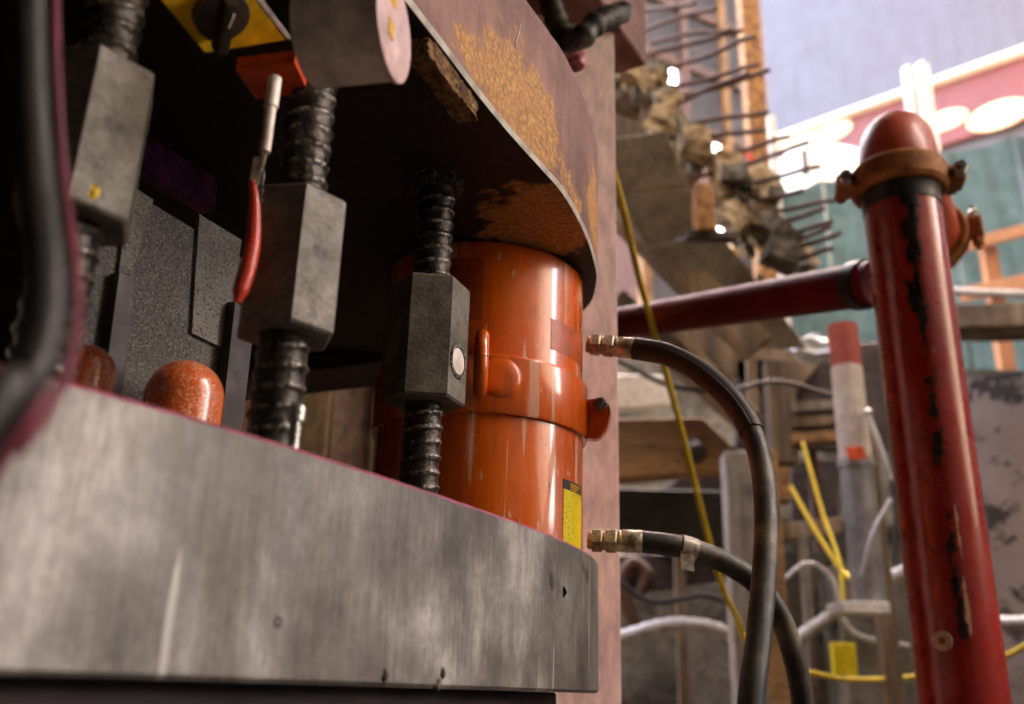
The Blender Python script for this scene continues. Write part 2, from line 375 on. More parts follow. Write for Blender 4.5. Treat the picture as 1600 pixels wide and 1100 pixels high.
M_RIM = plain('magenta_lens_fringe', (.42, .07, .15), (.25, .06, .09), scale=60, rough=.5, bump=.1)  # magenta lens fringe painted onto the plate's top rim
bm = B(); prism(bm, LOW, ZL0, ZL1, .0030, 0, 1, 2, None, 2)  # top face painted black to stop light bouncing up
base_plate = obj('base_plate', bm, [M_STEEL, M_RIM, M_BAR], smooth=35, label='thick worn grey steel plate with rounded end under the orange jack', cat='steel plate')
ucx = sum(p[0] for p in UPP) / len(UPP); ucy = sum(p[1] for p in UPP) / len(UPP)
def rel(p): return (p.x - ucx, p.y - ucy, p.z - ZU0)
M_UPPER = rusty_plate('maroon_rusty_plate', [
    (rel(W(815, 165, .86)), .062, .045, (1, .55, 1)), (rel(W(735, 105, .77)), .030, .03, (1, .6, 1)), (rel(W(920, 330, 1.12)), .030, .03, (1, .5, .5)), (rel(WZ(850, 340, ZU0)), .045, .04, (1, .8, 1))])
M_UNDER = rusty_plate('shade_dark_underside', [(rel(WZ(850, 345, ZU0)), .075, .05, (1, .9, 1))], .07)  # underside shade painted as a near-black base, with a real rust patch
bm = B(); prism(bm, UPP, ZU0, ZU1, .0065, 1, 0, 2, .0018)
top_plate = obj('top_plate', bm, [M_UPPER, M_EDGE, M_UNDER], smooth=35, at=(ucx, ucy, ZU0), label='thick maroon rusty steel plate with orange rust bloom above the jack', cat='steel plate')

def edge_hit(px, py, poly):                     # the nearest point of an upright plate flank seen at that pixel
    d = ray(px, py); best = None
    for i in range(len(poly)):
        ax, ay = poly[i]; bx, by = poly[(i + 1) % len(poly)]; ex, ey = bx - ax, by - ay
        det = d.x * -ey + d.y * ex
        if abs(det) < 1e-9: continue
        t_ = (ax * -ey + ay * ex) / det; u_ = (d.x * ay - d.y * ax) / det
        if t_ > 0 and 0 <= u_ <= 1 and (best is None or t_ < best[0]): best = (t_, Vector((ey, -ex, 0)).normalized())
    p = d * best[0]; p.z += EYE; n_ = best[1]
    return p, (n_ if n_.y < 0 or n_.x > .5 else -n_)
p_, n_ = edge_hit(434, 972, LOW)
bm = B(); rings(bm, [(-.004, .0032), (.0004, .0034), (.0004, .0022), (-.003, .0018)], p_, n_, 16); obj('drilled_pit', bm, M_BLACK, base_plate, smooth=40)
for k_, (x_, y_) in enumerate(((690, 1052), (600, 1056), (683, 1070), (880, 925))):
    p_, n_ = edge_hit(x_, y_, LOW); bm = B(); bmesh.ops.create_icosphere(bm, subdivisions=3, radius=.0034)
    for v in bm.verts: v.co = Vector((v.co.x, v.co.y * .5, v.co.z * (1.5 if k_ else 1.1))) + noise.noise_vector(v.co * 300 + Vector((k_, 0, 0))) * .0014
    bmesh.ops.translate(bm, verts=bm.verts, vec=p_); obj('weld_spatter', bm, (M_NUT, M_BAR, M_NUT, M_BAR)[k_], base_plate, smooth=60)
ch = [edge_hit(x_, y_, UPP)[0] + edge_hit(x_, y_, UPP)[1] * .0002 for x_, y_ in ((812, 38), (810, 52), (806, 64), (805, 72))]
bm = B(); tube(bm, ch, .0011, 6, 4); obj('chalk_mark', bm, M_WHITE, top_plate, smooth=60)

# support below the grey plate
inner = [(p[0] * .93 - .045, p[1] * .93 + .035) for p in LOW]
bm = B(); prism(bm, inner, .002, ZL0 - .0006, .002)
obj('support_block', bm, M_DARKST, smooth=35, label='dark grimy support block below the grey plate', cat='support')

# threaded bars and coupler nuts
def bar_mesh(c, r, z0, z1, pitch=.0155, n=28):
    bm = B(); rows = int((z1 - z0) / .0021); prev = None
    for k in range(rows + 1):
        z = z0 + (z1 - z0) * k / rows; cur = []
        for i in range(n):
            a = 2 * math.pi * i / n
            ph = (z / pitch - a / (2 * math.pi)) % 1.0
            rib = max(0, 1 - abs(ph - .5) / .24); rib = rib * rib * (3 - 2 * rib)
            side = .35 + .65 * min(1, abs(math.cos(a - .5)) * 1.6)
            rr = r * (.90 + .15 * rib * side * (.75 + .5 * noise.noise(Vector((a, z * 60, r * 99))))) + .0006 * noise.noise(Vector((math.cos(a) * 2, math.sin(a) * 2, z * 120)))
            cur.append(bm.verts.new((c[0] + math.cos(a) * rr, c[1] + math.sin(a) * rr, z)))
        if prev:
            for i in range(n): bm.faces.new((prev[i], prev[(i + 1) % n], cur[(i + 1) % n], cur[i]))
        else: bm.faces.new(cur[::-1])
        prev = cur
    bm.faces.new(prev); return bm
BARS = [  # x px at nut, Y, bar radius, nut radius, nut top / bottom pixel, rotation
    (138, 225, .545, .0205, .0385, (150, 118), (112, 352), R(-9), 'left'),
    (458, 410, .665, .0205, .0385, (468, 318), (448, 528), R(-10.6), 'mid'),
    (668, 540, .940, .0212, .0425, (672, 448), (661, 632), R(7.4), 'front')]
BL = {'left': ('ribbed steel bar behind the black hose at the far left', 'big hex coupler with chipped paint spot at the far left'),
      'mid': ('ribbed oily bar through the hex coupler beside the red clip', 'long hex coupler beside the red clip'),
      'front': ('ribbed oily bar standing directly before the orange jack', 'long hex coupler with round side plug before the orange jack')}
NUTS = {}
for px, py, Y, rb, rn, top, bot, rot, key in BARS:
    c = W(px, py, Y); zt = W(top[0], top[1], Y).z; zb = W(bot[0], bot[1], Y).z
    obj('threaded_bar', bar_mesh((c.x, c.y), rb, ZL1 - .004, ZU0 + .03 if key == 'front' else ZU0 + .004), M_BAR, smooth=50, label=BL[key][0], cat='threaded bar', group='ribbed bars between the two plates')
    root = thing('coupler_nut', BL[key][1], 'coupler', (c.x, c.y, zb), 'hex couplers on the ribbed bars')
    bm = B(); a = Vector((c.x, c.y, zb)); L = zt - zb
    x0 = Vector((1, 0, 0)); pr = [(0, rn - .0025), (.0025, rn), (L - .0025, rn), (L, rn - .0025)]
    rings(bm, pr, a, Vector((0, 0, 1)), 6, rot, True, Vector((0, 1, 0)))
    obj('hex_body', bm, M_NUT, root)
    NUTS[key] = (c, zb, zt, rn, rot, root)
    if key == 'front':
        bm = B(); rings(bm, [(0, .030), (.012, .030), (.012, .026)], Vector((c.x, c.y, ZU0 - .012)), Vector((0, 0, 1)), 28)
        obj('sleeve_ring', bm, M_BAR, smooth=40, label='dark sleeve ring where the front bar enters the rusty plate', cat='ring')
# side plug on the front coupler
c, zb, zt, rn, rot, root = NUTS['front']
fn = Vector((math.cos(R(-22.6)), math.sin(R(-22.6)), 0))
fc = Vector((c.x, c.y, 0)) + fn * (rn * .866); fc.z = W(722, 562, .92).z
bm = B(); rings(bm, [(-.004, .0190), (.0012, .0190), (.0012, .0150), (-.002, .0150)], fc, fn, 28, 0, False); obj('plug_ring', bm, M_BAR, root, smooth=40)
bm = B(); rings(bm, [(-.003, .0140), (.0006, .0140), (.0010, .013)], fc, fn, 24); obj('plug', bm, M_GREY, root, smooth=40)
# chipped paint spot on the left coupler
c, zb, zt, rn, rot, root = NUTS['left']
p = W(178, 305, c.y - .022)
bm = B(); bmesh.ops.create_icosphere(bm, subdivisions=2, radius=.0035)
for v in bm.verts: v.co = Vector((v.co.x, v.co.y * .3, v.co.z * 1.6)); v.co += noise.noise_vector(v.co * 400) * .0012
bmesh.ops.rotate(bm, verts=bm.verts, cent=(0, 0, 0), matrix=Matrix.Rotation(R(30), 3, 'Z'))
fl = Vector((math.cos(R(-60)), math.sin(R(-60)), 0)) * (rn * .866)
bmesh.ops.translate(bm, verts=bm.verts, vec=Vector((c.x + fl.x + .006, c.y + fl.y + .0035, p.z)))
obj('paint_chip', bm, M_YELLOW, root)

# ------------------------------------------------------------------ hydraulic jack
JC = Vector((-.0400, 1.215, 0)); JR = .1370
jack = thing('hydraulic_jack', 'large orange hydraulic jack cylinder standing between the two steel plates', 'hydraulic jack', (JC.x, JC.y, ZL1))
zc0 = W(745, 640, JC.y - JR).z; zc1 = W(745, 552, JC.y - JR).z
base = Vector((JC.x, JC.y, 0)); up = Vector((0, 0, 1))
bm = B(); rings(bm, [(ZL1 + .0005, JR - .003), (ZL1 + .004, JR), (zc0 - .0005, JR), (zc0 + .004, JR - .004)], base, up, 96); obj('lower_body', bm, M_ORANGE, jack, smooth=30)
bm = B(); rings(bm, [(zc0 - .004, JR + .0005), (zc0 - .004, JR + .0045), (zc0 - .001, JR + .0062), (zc1 - .004, JR + .0062), (zc1, JR + .002), (zc1, JR - .004)], base, up, 96); obj('collar', bm, M_ORANGE, jack, smooth=30)
bm = B(); rings(bm, [(zc1 - .006, JR - .001), (ZU0 - .006, JR - .001), (ZU0 - .002, JR - .004)], base, up, 96); obj('upper_body', bm, M_ORANGE, jack, smooth=30)
def cyl_hit(px, py, r):                       # angle and height on the jack's wall seen at that pixel
    o = Vector((0, 0, EYE)); d = ray(px, py); ox, oy = o.x - JC.x, o.y - JC.y
    a = d.x ** 2 + d.y ** 2; b = 2 * (ox * d.x + oy * d.y); cc = ox * ox + oy * oy - r * r
    q = b * b - 4 * a * cc; tt = (-b - math.sqrt(max(q, 0))) / (2 * a); p = o + d * tt
    return math.atan2(p.y - JC.y, p.x - JC.x), p.z
def patch(name, a0, a1, z0, z1, r, mat, lift=.0008, n=12):
    bm = B(); g = []
    for rr in (r - .002, r + lift):
        g.append([[bm.verts.new((JC.x + math.cos(a0 + (a1 - a0) * i / n) * rr, JC.y + math.sin(a0 + (a1 - a0) * i / n) * rr, z)) for i in range(n + 1)] for z in (z0, z1)])
    for i in range(n):
        bm.faces.new((g[1][0][i], g[1][0][i + 1], g[1][1][i + 1], g[1][1][i])); bm.faces.new((g[0][0][i + 1], g[0][0][i], g[0][1][i], g[0][1][i + 1]))
        for k in (0, 1): bm.faces.new((g[0][k][i], g[0][k][i + 1], g[1][k][i + 1], g[1][k][i]))
    for i in (0, n): bm.faces.new((g[0][0][i], g[1][0][i], g[1][1][i], g[0][1][i]))
    return obj(name, bm, mat, jack, smooth=40)
a0, z1 = cyl_hit(880, 748, JR); a1, _ = cyl_hit(907, 760, JR); z0 = W(895, 862, 1.13).z
lab = patch('warning_label', a0, a1, ZL1 + .01, z1 - .012, JR, M_LABEL)
patch('label_header', a0 - .004, a1 + .004, z1 - .012, z1, JR, M_KNOB)
for k in range(3):
    patch('header_word', a0 + (a1 - a0) * (.25 + .02 * k), a0 + (a1 - a0) * (.85 - .12 * k), z1 - .0045 - .003 * k, z1 - .0030 - .003 * k, JR, M_YELLOW, .0014, 6)
M_OR2 = plain('orange_ghost_and_shadow', (.52, .080, .010), (.45, .066, .009), scale=12, rough=.42, bump=.1)
a0, z1 = cyl_hit(706, 404, JR); a1, _ = cyl_hit(757, 404, JR)
patch('label_ghost', a0, a1, zc1 + .045, z1, JR - .001, M_OR2, .0005)
a0, z1 = cyl_hit(862, 497, JR); z0 = cyl_hit(862, 545, JR)[1]; a1 = cyl_hit(911, 515, JR)[0]
patch('fitting_shadow', a0, a1, z0, z1, JR - .001, M_OR2, .0005)  # shadow of the hose fitting painted as a darker orange patch
# faded white lettering half hidden behind the coupler
bm = B()
a0, z0 = cyl_hit(637, 446, JR); hh = .017; ww = .085
for k, seg in enumerate(([(1, .95), (.35, .95), (0, .7), (0, .3), (.35, .05), (1, .05)], [(-.55, 1), (-.55, 0)], [(-.9, 1), (-.9, 0)])):
    pts = [Vector((JC.x + math.cos(a0 + (u - 1) * ww * 1.6) * (JR + .0002), JC.y + math.sin(a0 + (u - 1) * ww * 1.6) * (JR + .0002), z0 + (v - .5) * hh * (1 if k == 0 else 1.6))) for u, v in seg]
    tube(bm, pts, .0013, 6, 5)
obj('lettering', bm, M_WHITE, jack, smooth=60)
# lifting eye with its welded boss on the collar
a, z = cyl_hit(752, 572, JR + .006); out = Vector((math.cos(a), math.sin(a), 0)); tang = Vector((-out.y, out.x, 0))
ec = Vector((JC.x, JC.y, z)) + out * (JR + .018)
bm = B(); ring_pts = [ec + (out * math.cos(q) * .019 + up * math.sin(q) * .034) for q in [2 * math.pi * i / 24 for i in range(25)]]
tube(bm, ring_pts, .0085, 12, 0, None, False); bmesh.ops.remove_doubles(bm, verts=bm.verts, dist=.0003); obj('lifting_eye', bm, M_ORANGE, jack, smooth=60)
a2, z2 = cyl_hit(782, 590, JR + .006); o2 = Vector((math.cos(a2), math.sin(a2), 0))
bm = B(); rings(bm, [(0, .027), (.006, .026), (.009, .021), (.0095, .012)], Vector((JC.x, JC.y, z2)) + o2 * JR, o2, 24); obj('weld_boss', bm, M_ORANGE, jack, smooth=60)
# clamp ear with zinc bolt at the right
q0 = W(918, 640, JC.y - .02); ear_dir = Vector((1, -.25, 0)).normalized()
bm = B(); m = [(-.020, -.030), (.006, -.034), (.018, -.020), (.024, .004), (.020, .017), (.008, .022), (-.020, .020)]
nrm = Vector((.25, 1, 0)).normalized(); ecn = W(927, 650, JC.y - .02)
aa = [bm.verts.new(ecn + ear_dir * x + up * y - nrm * .009) for x, y in m]; bb = [bm.verts.new(ecn + ear_dir * x + up * y + nrm * .009) for x, y in m]
bm.faces.new(aa); bm.faces.new(bb[::-1])
for i in range(len(m)): bm.faces.new((aa[i], bb[i], bb[(i + 1) % len(m)], aa[(i + 1) % len(m)]))
bmesh.ops.bevel(bm, geom=bm.edges[:], offset=.0025, segments=2, affect='EDGES'); ear = obj('clamp_ear', bm, M_ORANGE, jack, smooth=30)
bc = W(939, 632, JC.y - .03)
bm = B(); rings(bm, [(-.012, .0095), (0, .0095), (.002, .0085)], bc - nrm * .006, -nrm, 6); rings(bm, [(0, .006), (.003, .005)], bc - nrm * .008, -nrm, 16)
obj('bolt', bm, M_ZINC, ear, smooth=30)

# ------------------------------------------------------------------ hose fittings and hoses
def fitting(a, d, name_label):
    root = thing('hose_fitting', name_label, 'fitting', a, 'brass hose fittings on the jack')
    segs = [('stub', 0, .006, .011, 20), ('hex_nut', .006, .019, .0158, 6), ('neck', .019, .023, .012, 20), ('hex_nut', .023, .037, .0162, 6), ('collar', .037, .043, .0136, 24), ('ferrule', .043, .069, .0143, 24)]
    for nme, s, e, r, n in segs:
        bm = B(); rings(bm, [(s, r - .001), (s + .0012, r), (e - .0012, r), (e, r - .001)], a, d, n, R(13)); obj(nme, bm, M_BRASS, root, smooth=40 if n > 6 else 25)
    return a + d * .066
fa = W(916, 538, 1.20); fb = W(996, 545, 1.19); e1 = fitting(fa, (fb - fa).normalized(), 'brass hose fitting at the top port of the orange jack')
ga = W(918, 844, 1.20); gb = W(994, 846, 1.19); e2 = fitting(ga, (gb - ga).normalized(), 'brass hose fitting at the bottom port of the orange jack')
hp = [e1, W(1048, 556, 1.17), W(1108, 592, 1.14), W(1158, 645, 1.11), W(1186, 710, 1.08), W(1197, 800, 1.05), W(1194, 900, 1.02), W(1184, 1010, .99), W(1172, 1130, .97), W(1165, 1500, .95)]
end = Vector((hp[-1].x + .01, .96, .02)); hp.append(Vector((hp[-1].x, .95, .5))); hp.append(end)
hose = thing('hydraulic_hose', 'black hydraulic hose arching down from the jack top fitting', 'hose', end, 'hydraulic hoses on the jack')
bm = B(); tube(bm, hp, .0133, 16, 12); obj('hose_line', bm, M_DUSTY, hose, smooth=60)
sp_ = spline(hp, 12); k1 = 12 * 3 + 7
bm = B(); tube(bm, sp_[:k1], .0153, 16, 0); slv = obj('hose_sleeve', bm, M_BLACK, hose, smooth=60)
bm = B(); tube(bm, [p + Vector((-.004, -.0145, .002)) for p in sp_[2:k1 - 1]], .0016, 8, 0); obj('sleeve_seam', bm, M_BLACK, slv, smooth=60)
lp = [e2, W(1055, 853, 1.19), W(1118, 872, 1.20), W(1178, 908, 1.21), W(1216, 958, 1.22), W(1240, 1025, 1.23), W(1254, 1100, 1.24), W(1262, 1250, 1.25)]
end = Vector((lp[-1].x, 1.22, .02)); lp += [Vector((lp[-1].x + .005, 1.22, .7)), end]
hose2 = thing('hydraulic_hose', 'black hydraulic hose curving from the jack bottom fitting behind the other hose', 'hose', end, 'hydraulic hoses on the jack')
bm = B(); tube(bm, lp, .0140, 16, 12); obj('hose_line', bm, M_DUSTY, hose2, smooth=60)
# tape tag wrapped on the lower hose
M_TAPE = plain('clear_wrinkled_tape', (.50, .42, .33), (.30, .25, .20), scale=120, rough=.25, bump=.6, bscale=200, coat=.4)
bm = B(); tube(bm, [W(1062, 854, 1.19), W(1074, 857, 1.192), W(1086, 861, 1.194)], .0154, 16, 4)
tag = obj('tape_tag', bm, M_TAPE, smooth=60, label='wrinkled clear tape tag on the lower hydraulic hose', cat='tape tag')
bm = B(); p = W(1074, 876, 1.180); add_box(bm, p, Vector((.0085, .001, -.001)), Vector((0, .0012, 0)), Vector((0, 0, .012))); rough(bm, 2, .0008, 90); obj('tape_tail', bm, M_TAPE, tag)
# foreground hose at the far left
fp = [W(50, -140, .36), W(46, 0, .355), W(48, 140, .35), W(58, 290, .345), W(72, 420, .335), W(64, 530, .325), W(28, 615, .31), W(-30, 690, .29), W(-120, 790, .27)]
end = Vector((-.36, .20, .02)); fp += [Vector((-.32, .22, 1.2)), end]
bm = B(); tube(bm, fp, .0074, 16, 22, (.0046, .07)); obj('corrugated_hose', bm, M_BLACK, smooth=60, label='black corrugated hose hanging close to the lens at the far left', cat='hose', at=end)
bm = B(); tube(bm, [p + Vector((.0078, .009, 0)) for p in fp], .0022, 10, 12); obj('signal_cable', bm, plain('maroon_cable', (.20, .03, .055), (.13, .02, .035), scale=10, rough=.4, bump=.05), smooth=60, label='thin maroon cable running alongside the corrugated hose', cat='cable', at=end)
bm = B(); a = W(-22, 100, .60); rings(bm, [(0, .026), (1.9, .026)], Vector((a.x, a.y, .02)), up, 24); obj('pale_pipe', bm, M_GREY, smooth=40, label='pale upright pipe at the left edge of the picture', cat='pipe')

# ------------------------------------------------------------------ inner parts between the plates
D = Vector((.507, .862, 0)).normalized(); N = Vector((-.862, .507, 0))
cl, cf = NUTS['left'][0], NUTS['front'][0]
p0 = Vector((cf.x, cf.y, 0)) + N * .12
web = thing('spine_plate', 'gritty grey steel spine plate in shadow behind the couplers', 'steel plate', (p0.x - .3 * D.x, p0.y - .3 * D.y, ZL1))
def on_web(name, pxs, off, thick, mat, parent, zlo=None):
    pp = p0 - N * off
    q = [WP(x, y, pp, N) for x, y in pxs]
    bm = B(); a = [bm.verts.new(v) for v in q]; b = [bm.verts.new(v + N * thick) for v in q]
    bm.faces.new(a); bm.faces.new(b[::-1])
    for i in range(len(q)): bm.faces.new((a[i], b[i], b[(i + 1) % len(q)], a[(i + 1) % len(q)]))
    return obj(name, bm, mat, parent)
on_web('web', [(60, 210), (380, 405), (340, 760), (60, 760)], 0, .02, M_GRIT, web)
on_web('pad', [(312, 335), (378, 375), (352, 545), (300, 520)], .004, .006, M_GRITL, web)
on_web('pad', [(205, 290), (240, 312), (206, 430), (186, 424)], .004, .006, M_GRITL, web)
on_web('dark_strip', [(187, 424), (211, 436), (182, 700), (150, 700)], .012, .012, M_DARKST, web)  # dark strips in place of a dark slit and a dark area
on_web('dark_strip', [(368, 470), (398, 500), (372, 720), (340, 720)], .016, .012, M_DARKST, web)
pp = p0 + N * .10
q = [WP(x, y, pp, N) for x, y in ((200, 140), (345, 258), (335, 330), (200, 250))]
bm = B(); slab(bm, q, .02); obj('purple_strip', bm, M_PURPLE, label='steel strip coloured as purple light under the rusty plate', cat='steel strip')  # purple light put into the strip's own colour
for (px, py, rr, hh_, lb) in ((285, 640, .0325, .055, 'orange domed cap peeking over the grey plate edge left of the red clip'), (130, 600, .022, .03, 'small orange cap peeking over the grey plate beside the black hose')):
    pc = WP(px, py, p0 - N * .05, N); zt = W(px, py - (75 if rr > .03 else 60), pc.y).z
    bm = B(); H = zt - ZL1; rings(bm, [(0, rr)] + [(H - rr + rr * math.sin(q * math.pi / 20), rr * math.cos(q * math.pi / 20)) for q in range(10)], Vector((pc.x, pc.y, ZL1)), up, 32)
    obj('domed_cap', bm, M_SPECK, smooth=60, label=lb, cat='cap')
# brass stem at the foot of the middle bar
pm = W(442, 690, .60); bm = B(); rings(bm, [(0, .004), (.02, .004), (.02, .0065), (.030, .0065), (.034, .003)], Vector((pm.x, pm.y + .03, ZL1)), up, 16)
obj('grease_nipple', bm, M_ZINC, smooth=40, label='shiny grease nipple at the foot of the bar below the middle coupler', cat='nipple')
# dark beam behind
a, b = W(340, 560, 1.75), W(640, 515, 1.58); b.z = a.z = W(590, 560, 1.6).z + .10
bm = B(); beam(bm, a, b, .12, .26); obj('cross_beam', bm, M_DARKST, label='dark scaled cross beam behind the orange jack', cat='beam')
# pink column
xl, xr = W(812, 1090, 1.47).x, W(967, 600, 1.49).x; cmx = (xl + xr) / 2; cw = (xr - xl) / 2 * 1.05
col_ = thing('steel_column', 'dusty pink painted steel column behind the jack', 'column', (cmx, 1.47, 0))
for nme, x0_, x1_, y0_, y1_ in (('flange', -cw, cw, 0, .018), ('web', -.006, .006, .018, .18), ('flange', -cw, cw, .18, .198)):
    bm = B(); box(bm, x0_, x1_, y0_, y1_, .002, 4.6 if nme == 'flange' else 4.59, .002 if nme == 'flange' else 0)
    bmesh.ops.rotate(bm, verts=bm.verts, cent=(0, 0, 0), matrix=Matrix.Rotation(R(17), 3, 'Z')); bmesh.ops.translate(bm, verts=bm.verts, vec=Vector((cmx, 1.48, 0))); obj(nme, bm, M_PINK, col_)
# second bracket higher up
cor = W(1010, 102, 1.60); zb2 = cor.z; near = Vector((cor.x, cor.y, 0)) - D * 1.5; back = Vector((cor.x, cor.y, 0)) + N * .9
poly = [(near.x, near.y), (cor.x, cor.y), (cor.x + N.x * .8, cor.y + N.y * .8), (near.x + N.x * .8, near.y + N.y * .8)]
M_UP2 = rusty_plate('maroon_bracket', [((.2, .2, .05), .05, .03, (1, 1, 1))])
bm = B(); prism(bm, poly, zb2, zb2 + .20, .004); obj('upper_bracket', bm, M_UP2, label='maroon bracket plate high up with pinkish flank beside the steel column', cat='bracket')
hs = [W(850, -30, 1.37), W(868, 30, 1.36), W(884, 60, 1.35), W(905, 62, 1.34), W(925, 42, 1.34), W(945, 30, 1.36), W(975, 18, 1.42)]
bm = B(); tube(bm, hs, .020, 14, 8, (.03, .12)); obj('black_cable', bm, M_DUSTY, smooth=60, label='thick ribbed black cable sagging under the upper bracket', cat='cable')
bm = B(); bmesh.ops.create_icosphere(bm, subdivisions=3, radius=.024)
for v in bm.verts: v.co = Vector((v.co.x * 1.3, v.co.y * .6, v.co.z)) + noise.noise_vector(v.co * 50) * .014
bmesh.ops.translate(bm, verts=bm.verts, vec=W(890, 92, 1.40)); obj('pink_tape', bm, plain('pink_tape', (.70, .25, .27), (.5, .16, .18), scale=40, rough=.4), smooth=50, label='crumpled pink marking tape on the steel column beside the rusty plate', cat='tape')

# rust-caked bracket under the top plate edge
a, b = WZ(655, 75, ZU0 - .012), WZ(732, 178, ZU0 - .012)
bm = B(); beam(bm, a, b, .020, .020, bevel=0); rough(bm, 9, .0022, 60, 3); rough(bm, 2, .0016, 260, 5); obj('rusty_angle', bm, plain('caked_rust', (.20, .095, .035), (.06, .026, .012), (.36, .20, .07), scale=90, rough=.9, bump=.8, bscale=300), label='rust caked bar stuck under the edge of the top plate', cat='bar')

# ------------------------------------------------------------------ measuring unit under the top plate
UA = Vector((.93, .30, 0)).normalized()
zf = ZU0 - .075                                # downward faces
zr = zf + .030                                 # the panel leans a little towards the right
y0 = WZ(320, 82, zf); y1 = WZ(446, 62, zr); y2 = WZ(350, -62, zr); y3 = WZ(200, -63, zf)
UA = (y1 - y0).normalized(); un = UA.cross(y3 - y0).normalized(); un = un if un.z > 0 else -un
UB = un.cross(UA); UB = UB if UB.y < 0 else -UB
unit = thing('measuring_unit', 'measuring unit with yellow dial panel and grey drum under the rusty plate', 'instrument', (y0.x, y0.y, zf))
def plate4(name, q, lo, hi, mat):
    bm = B(); a_ = [bm.verts.new(v + un * lo) for v in q]; b_ = [bm.verts.new(v + un * hi) for v in q]
    bm.faces.new(a_); bm.faces.new(b_[::-1])
    for i_ in range(4): bm.faces.new((a_[i_], b_[i_], b_[(i_ + 1) % 4], a_[(i_ + 1) % 4]))
    bmesh.ops.bevel(bm, geom=bm.edges[:], offset=.0008, segments=2, affect='EDGES'); return obj(name, bm, mat, unit)
mid_ = (y0 + y1 + y2 + y3) / 4
plate4('housing', [mid_ + (v - mid_) * 1.10 for v in (y0, y1, y2, y3)], .002, .050, M_KNOB)
plate4('dial_panel', (y0, y1, y2, y3), -.001, .0035, M_YELLOW)
eA = (y1 - y0).normalized() * .006
plate4('white_strip', (y1 + eA * .15, y1 + eA, y2 + eA, y2 + eA * .15), -.001, .0030, M_WHITE)
kc = WP(345, 22, y0 - un * .004, un)
bm = B(); rings(bm, [(0, .0215), (.007, .0210), (.008, .019)], kc + un * .002, -un, 32); kn = obj('knob', bm, M_KNOB, unit, smooth=40)
bm = B(); kd = (WP(338, 62, y0 - un * .012, un) - WP(352, -5, y0 - un * .012, un)).normalized(); beam(bm, kc - un * .010 - kd * .020, kc - un * .010 + kd * .026, .0105, .012, un, .002); obj('knob_bar', bm, M_KNOB, kn)
bm = B(); beam(bm, kc - un * .0166 - kd * .012 + UA * .002, kc - un * .0166 + kd * .0, .0016, .001, un, 0); obj('pointer', bm, M_WHITE, kn)
# drum
dr = .0365
dd = Vector((.98, -.19, 0)).normalized()
pe_c = W(610, 44, .55)
ps_c = pe_c - dd * .060
bm = B(); rings(bm, [(0, dr - .001), (.001, dr), ((pe_c - ps_c).length - .001, dr), ((pe_c - ps_c).length, dr - .001)], ps_c, dd, 56); drum = obj('drum', bm, M_GREY, unit, smooth=30)
bm = B(); L = (pe_c - ps_c).length; rings(bm, [(L - .0005, dr - .002), (L - .0005, dr + .0018), (L + .003, dr + .0018), (L + .004, dr)], ps_c, dd, 56); cap = obj('end_disc', bm, M_CAP, unit, smooth=30)
x_, y_, _ = frame(dd)
for s in (-.013, .014):
    bm = B(); cpt = ps_c + dd * (L + .0043) + up * (s + .004) - Vector((dd.y, -dd.x, 0)) * (-.010)
    add_box(bm, cpt, Vector((dd.y, -dd.x, 0)) * .0055, up * .0065, dd * .0006, .0005); obj('yellow_sticker', bm, M_YELLOW, cap)
bm = B(); beam(bm, ps_c + Vector((0, -dr - .001, .014)) + dd * .004, ps_c + Vector((0, -dr - .001, .014)) + dd * (L - .008), .006, .004, up, .001); obj('clamp_bar', bm, M_BRASS, drum)
# orange label on its own little plate below
o0 = WZ(400, 155, zf - .010); o1 = WZ(482, 145, zf - .010); o2 = WZ(460, 98, zf - .010); o3 = WZ(368, 110, zf - .010)
bm = B(); lo_ = [bm.verts.new(v) for v in (o0, o1, o2, o3)]; hi_ = [bm.verts.new(v + up * .012) for v in (o0, o1, o2, o3)]
bm.faces.new(lo_); bm.faces.new(hi_[::-1])
for i in range(4): bm.faces.new((lo_[i], hi_[i], hi_[(i + 1) % 4], lo_[(i + 1) % 4]))
obj('orange_label', bm, M_ORLAB, unit)
# plunger rod and red clip
ry = (o0.y + o1.y) / 2 - .035
r0, r1 = W(424, 156, ry), W(414, 238, ry)
bm = B(); rings(bm, [(0, .0042), ((r0 - r1).length * .85, .0042), ((r0 - r1).length * .85, .0055), ((r0 - r1).length + .02, .0055)], Vector((r1.x, r1.y, r1.z)), up, 20); obj('plunger_rod', bm, M_GREY, unit, smooth=40)
clip = thing('crocodile_clip', 'metal crocodile clip with long red grip hanging from the rod', 'clip', W(372, 470, ry))
bm = B(); p_ = W(411, 232, ry); rings(bm, [(-.007, .0026), (0, .0036), (.005, .0036), (.008, .0022)], p_, up, 16); obj('pin', bm, M_BRASS, clip, smooth=50)
bm = B(); beam(bm, W(413, 238, ry), W(399, 290, ry), .0048, .004, Vector((0, 1, 0)), .0008); beam(bm, W(401, 246, ry), W(394, 284, ry), .004, .004, Vector((0, 1, 0)), .0008); obj('jaw', bm, M_BRASS, clip)
bm = B(); beam(bm, W(412, 266, ry), W(407, 306, ry), .0026, .003, Vector((0, 1, 0)), .0006); p_ = W(407, 312, ry); rings(bm, [(-.002, .002), (.002, .002)], p_, Vector((0, 1, 0)), 12); obj('lever', bm, M_ZINC, clip)
gp = [W(395, 284, ry), W(398, 320, ry), W(396, 370, ry), W(388, 415, ry), W(378, 448, ry), W(370, 472, ry)]
bm = B(); tube(bm, gp, lambda t: .0027 + .0034 * math.sin(min(1, t * 1.25) * math.pi * .62) - .0032 * max(0, t - .85) / .15, 14, 8)
obj('red_grip', bm, M_REDGRIP, clip, smooth=60)

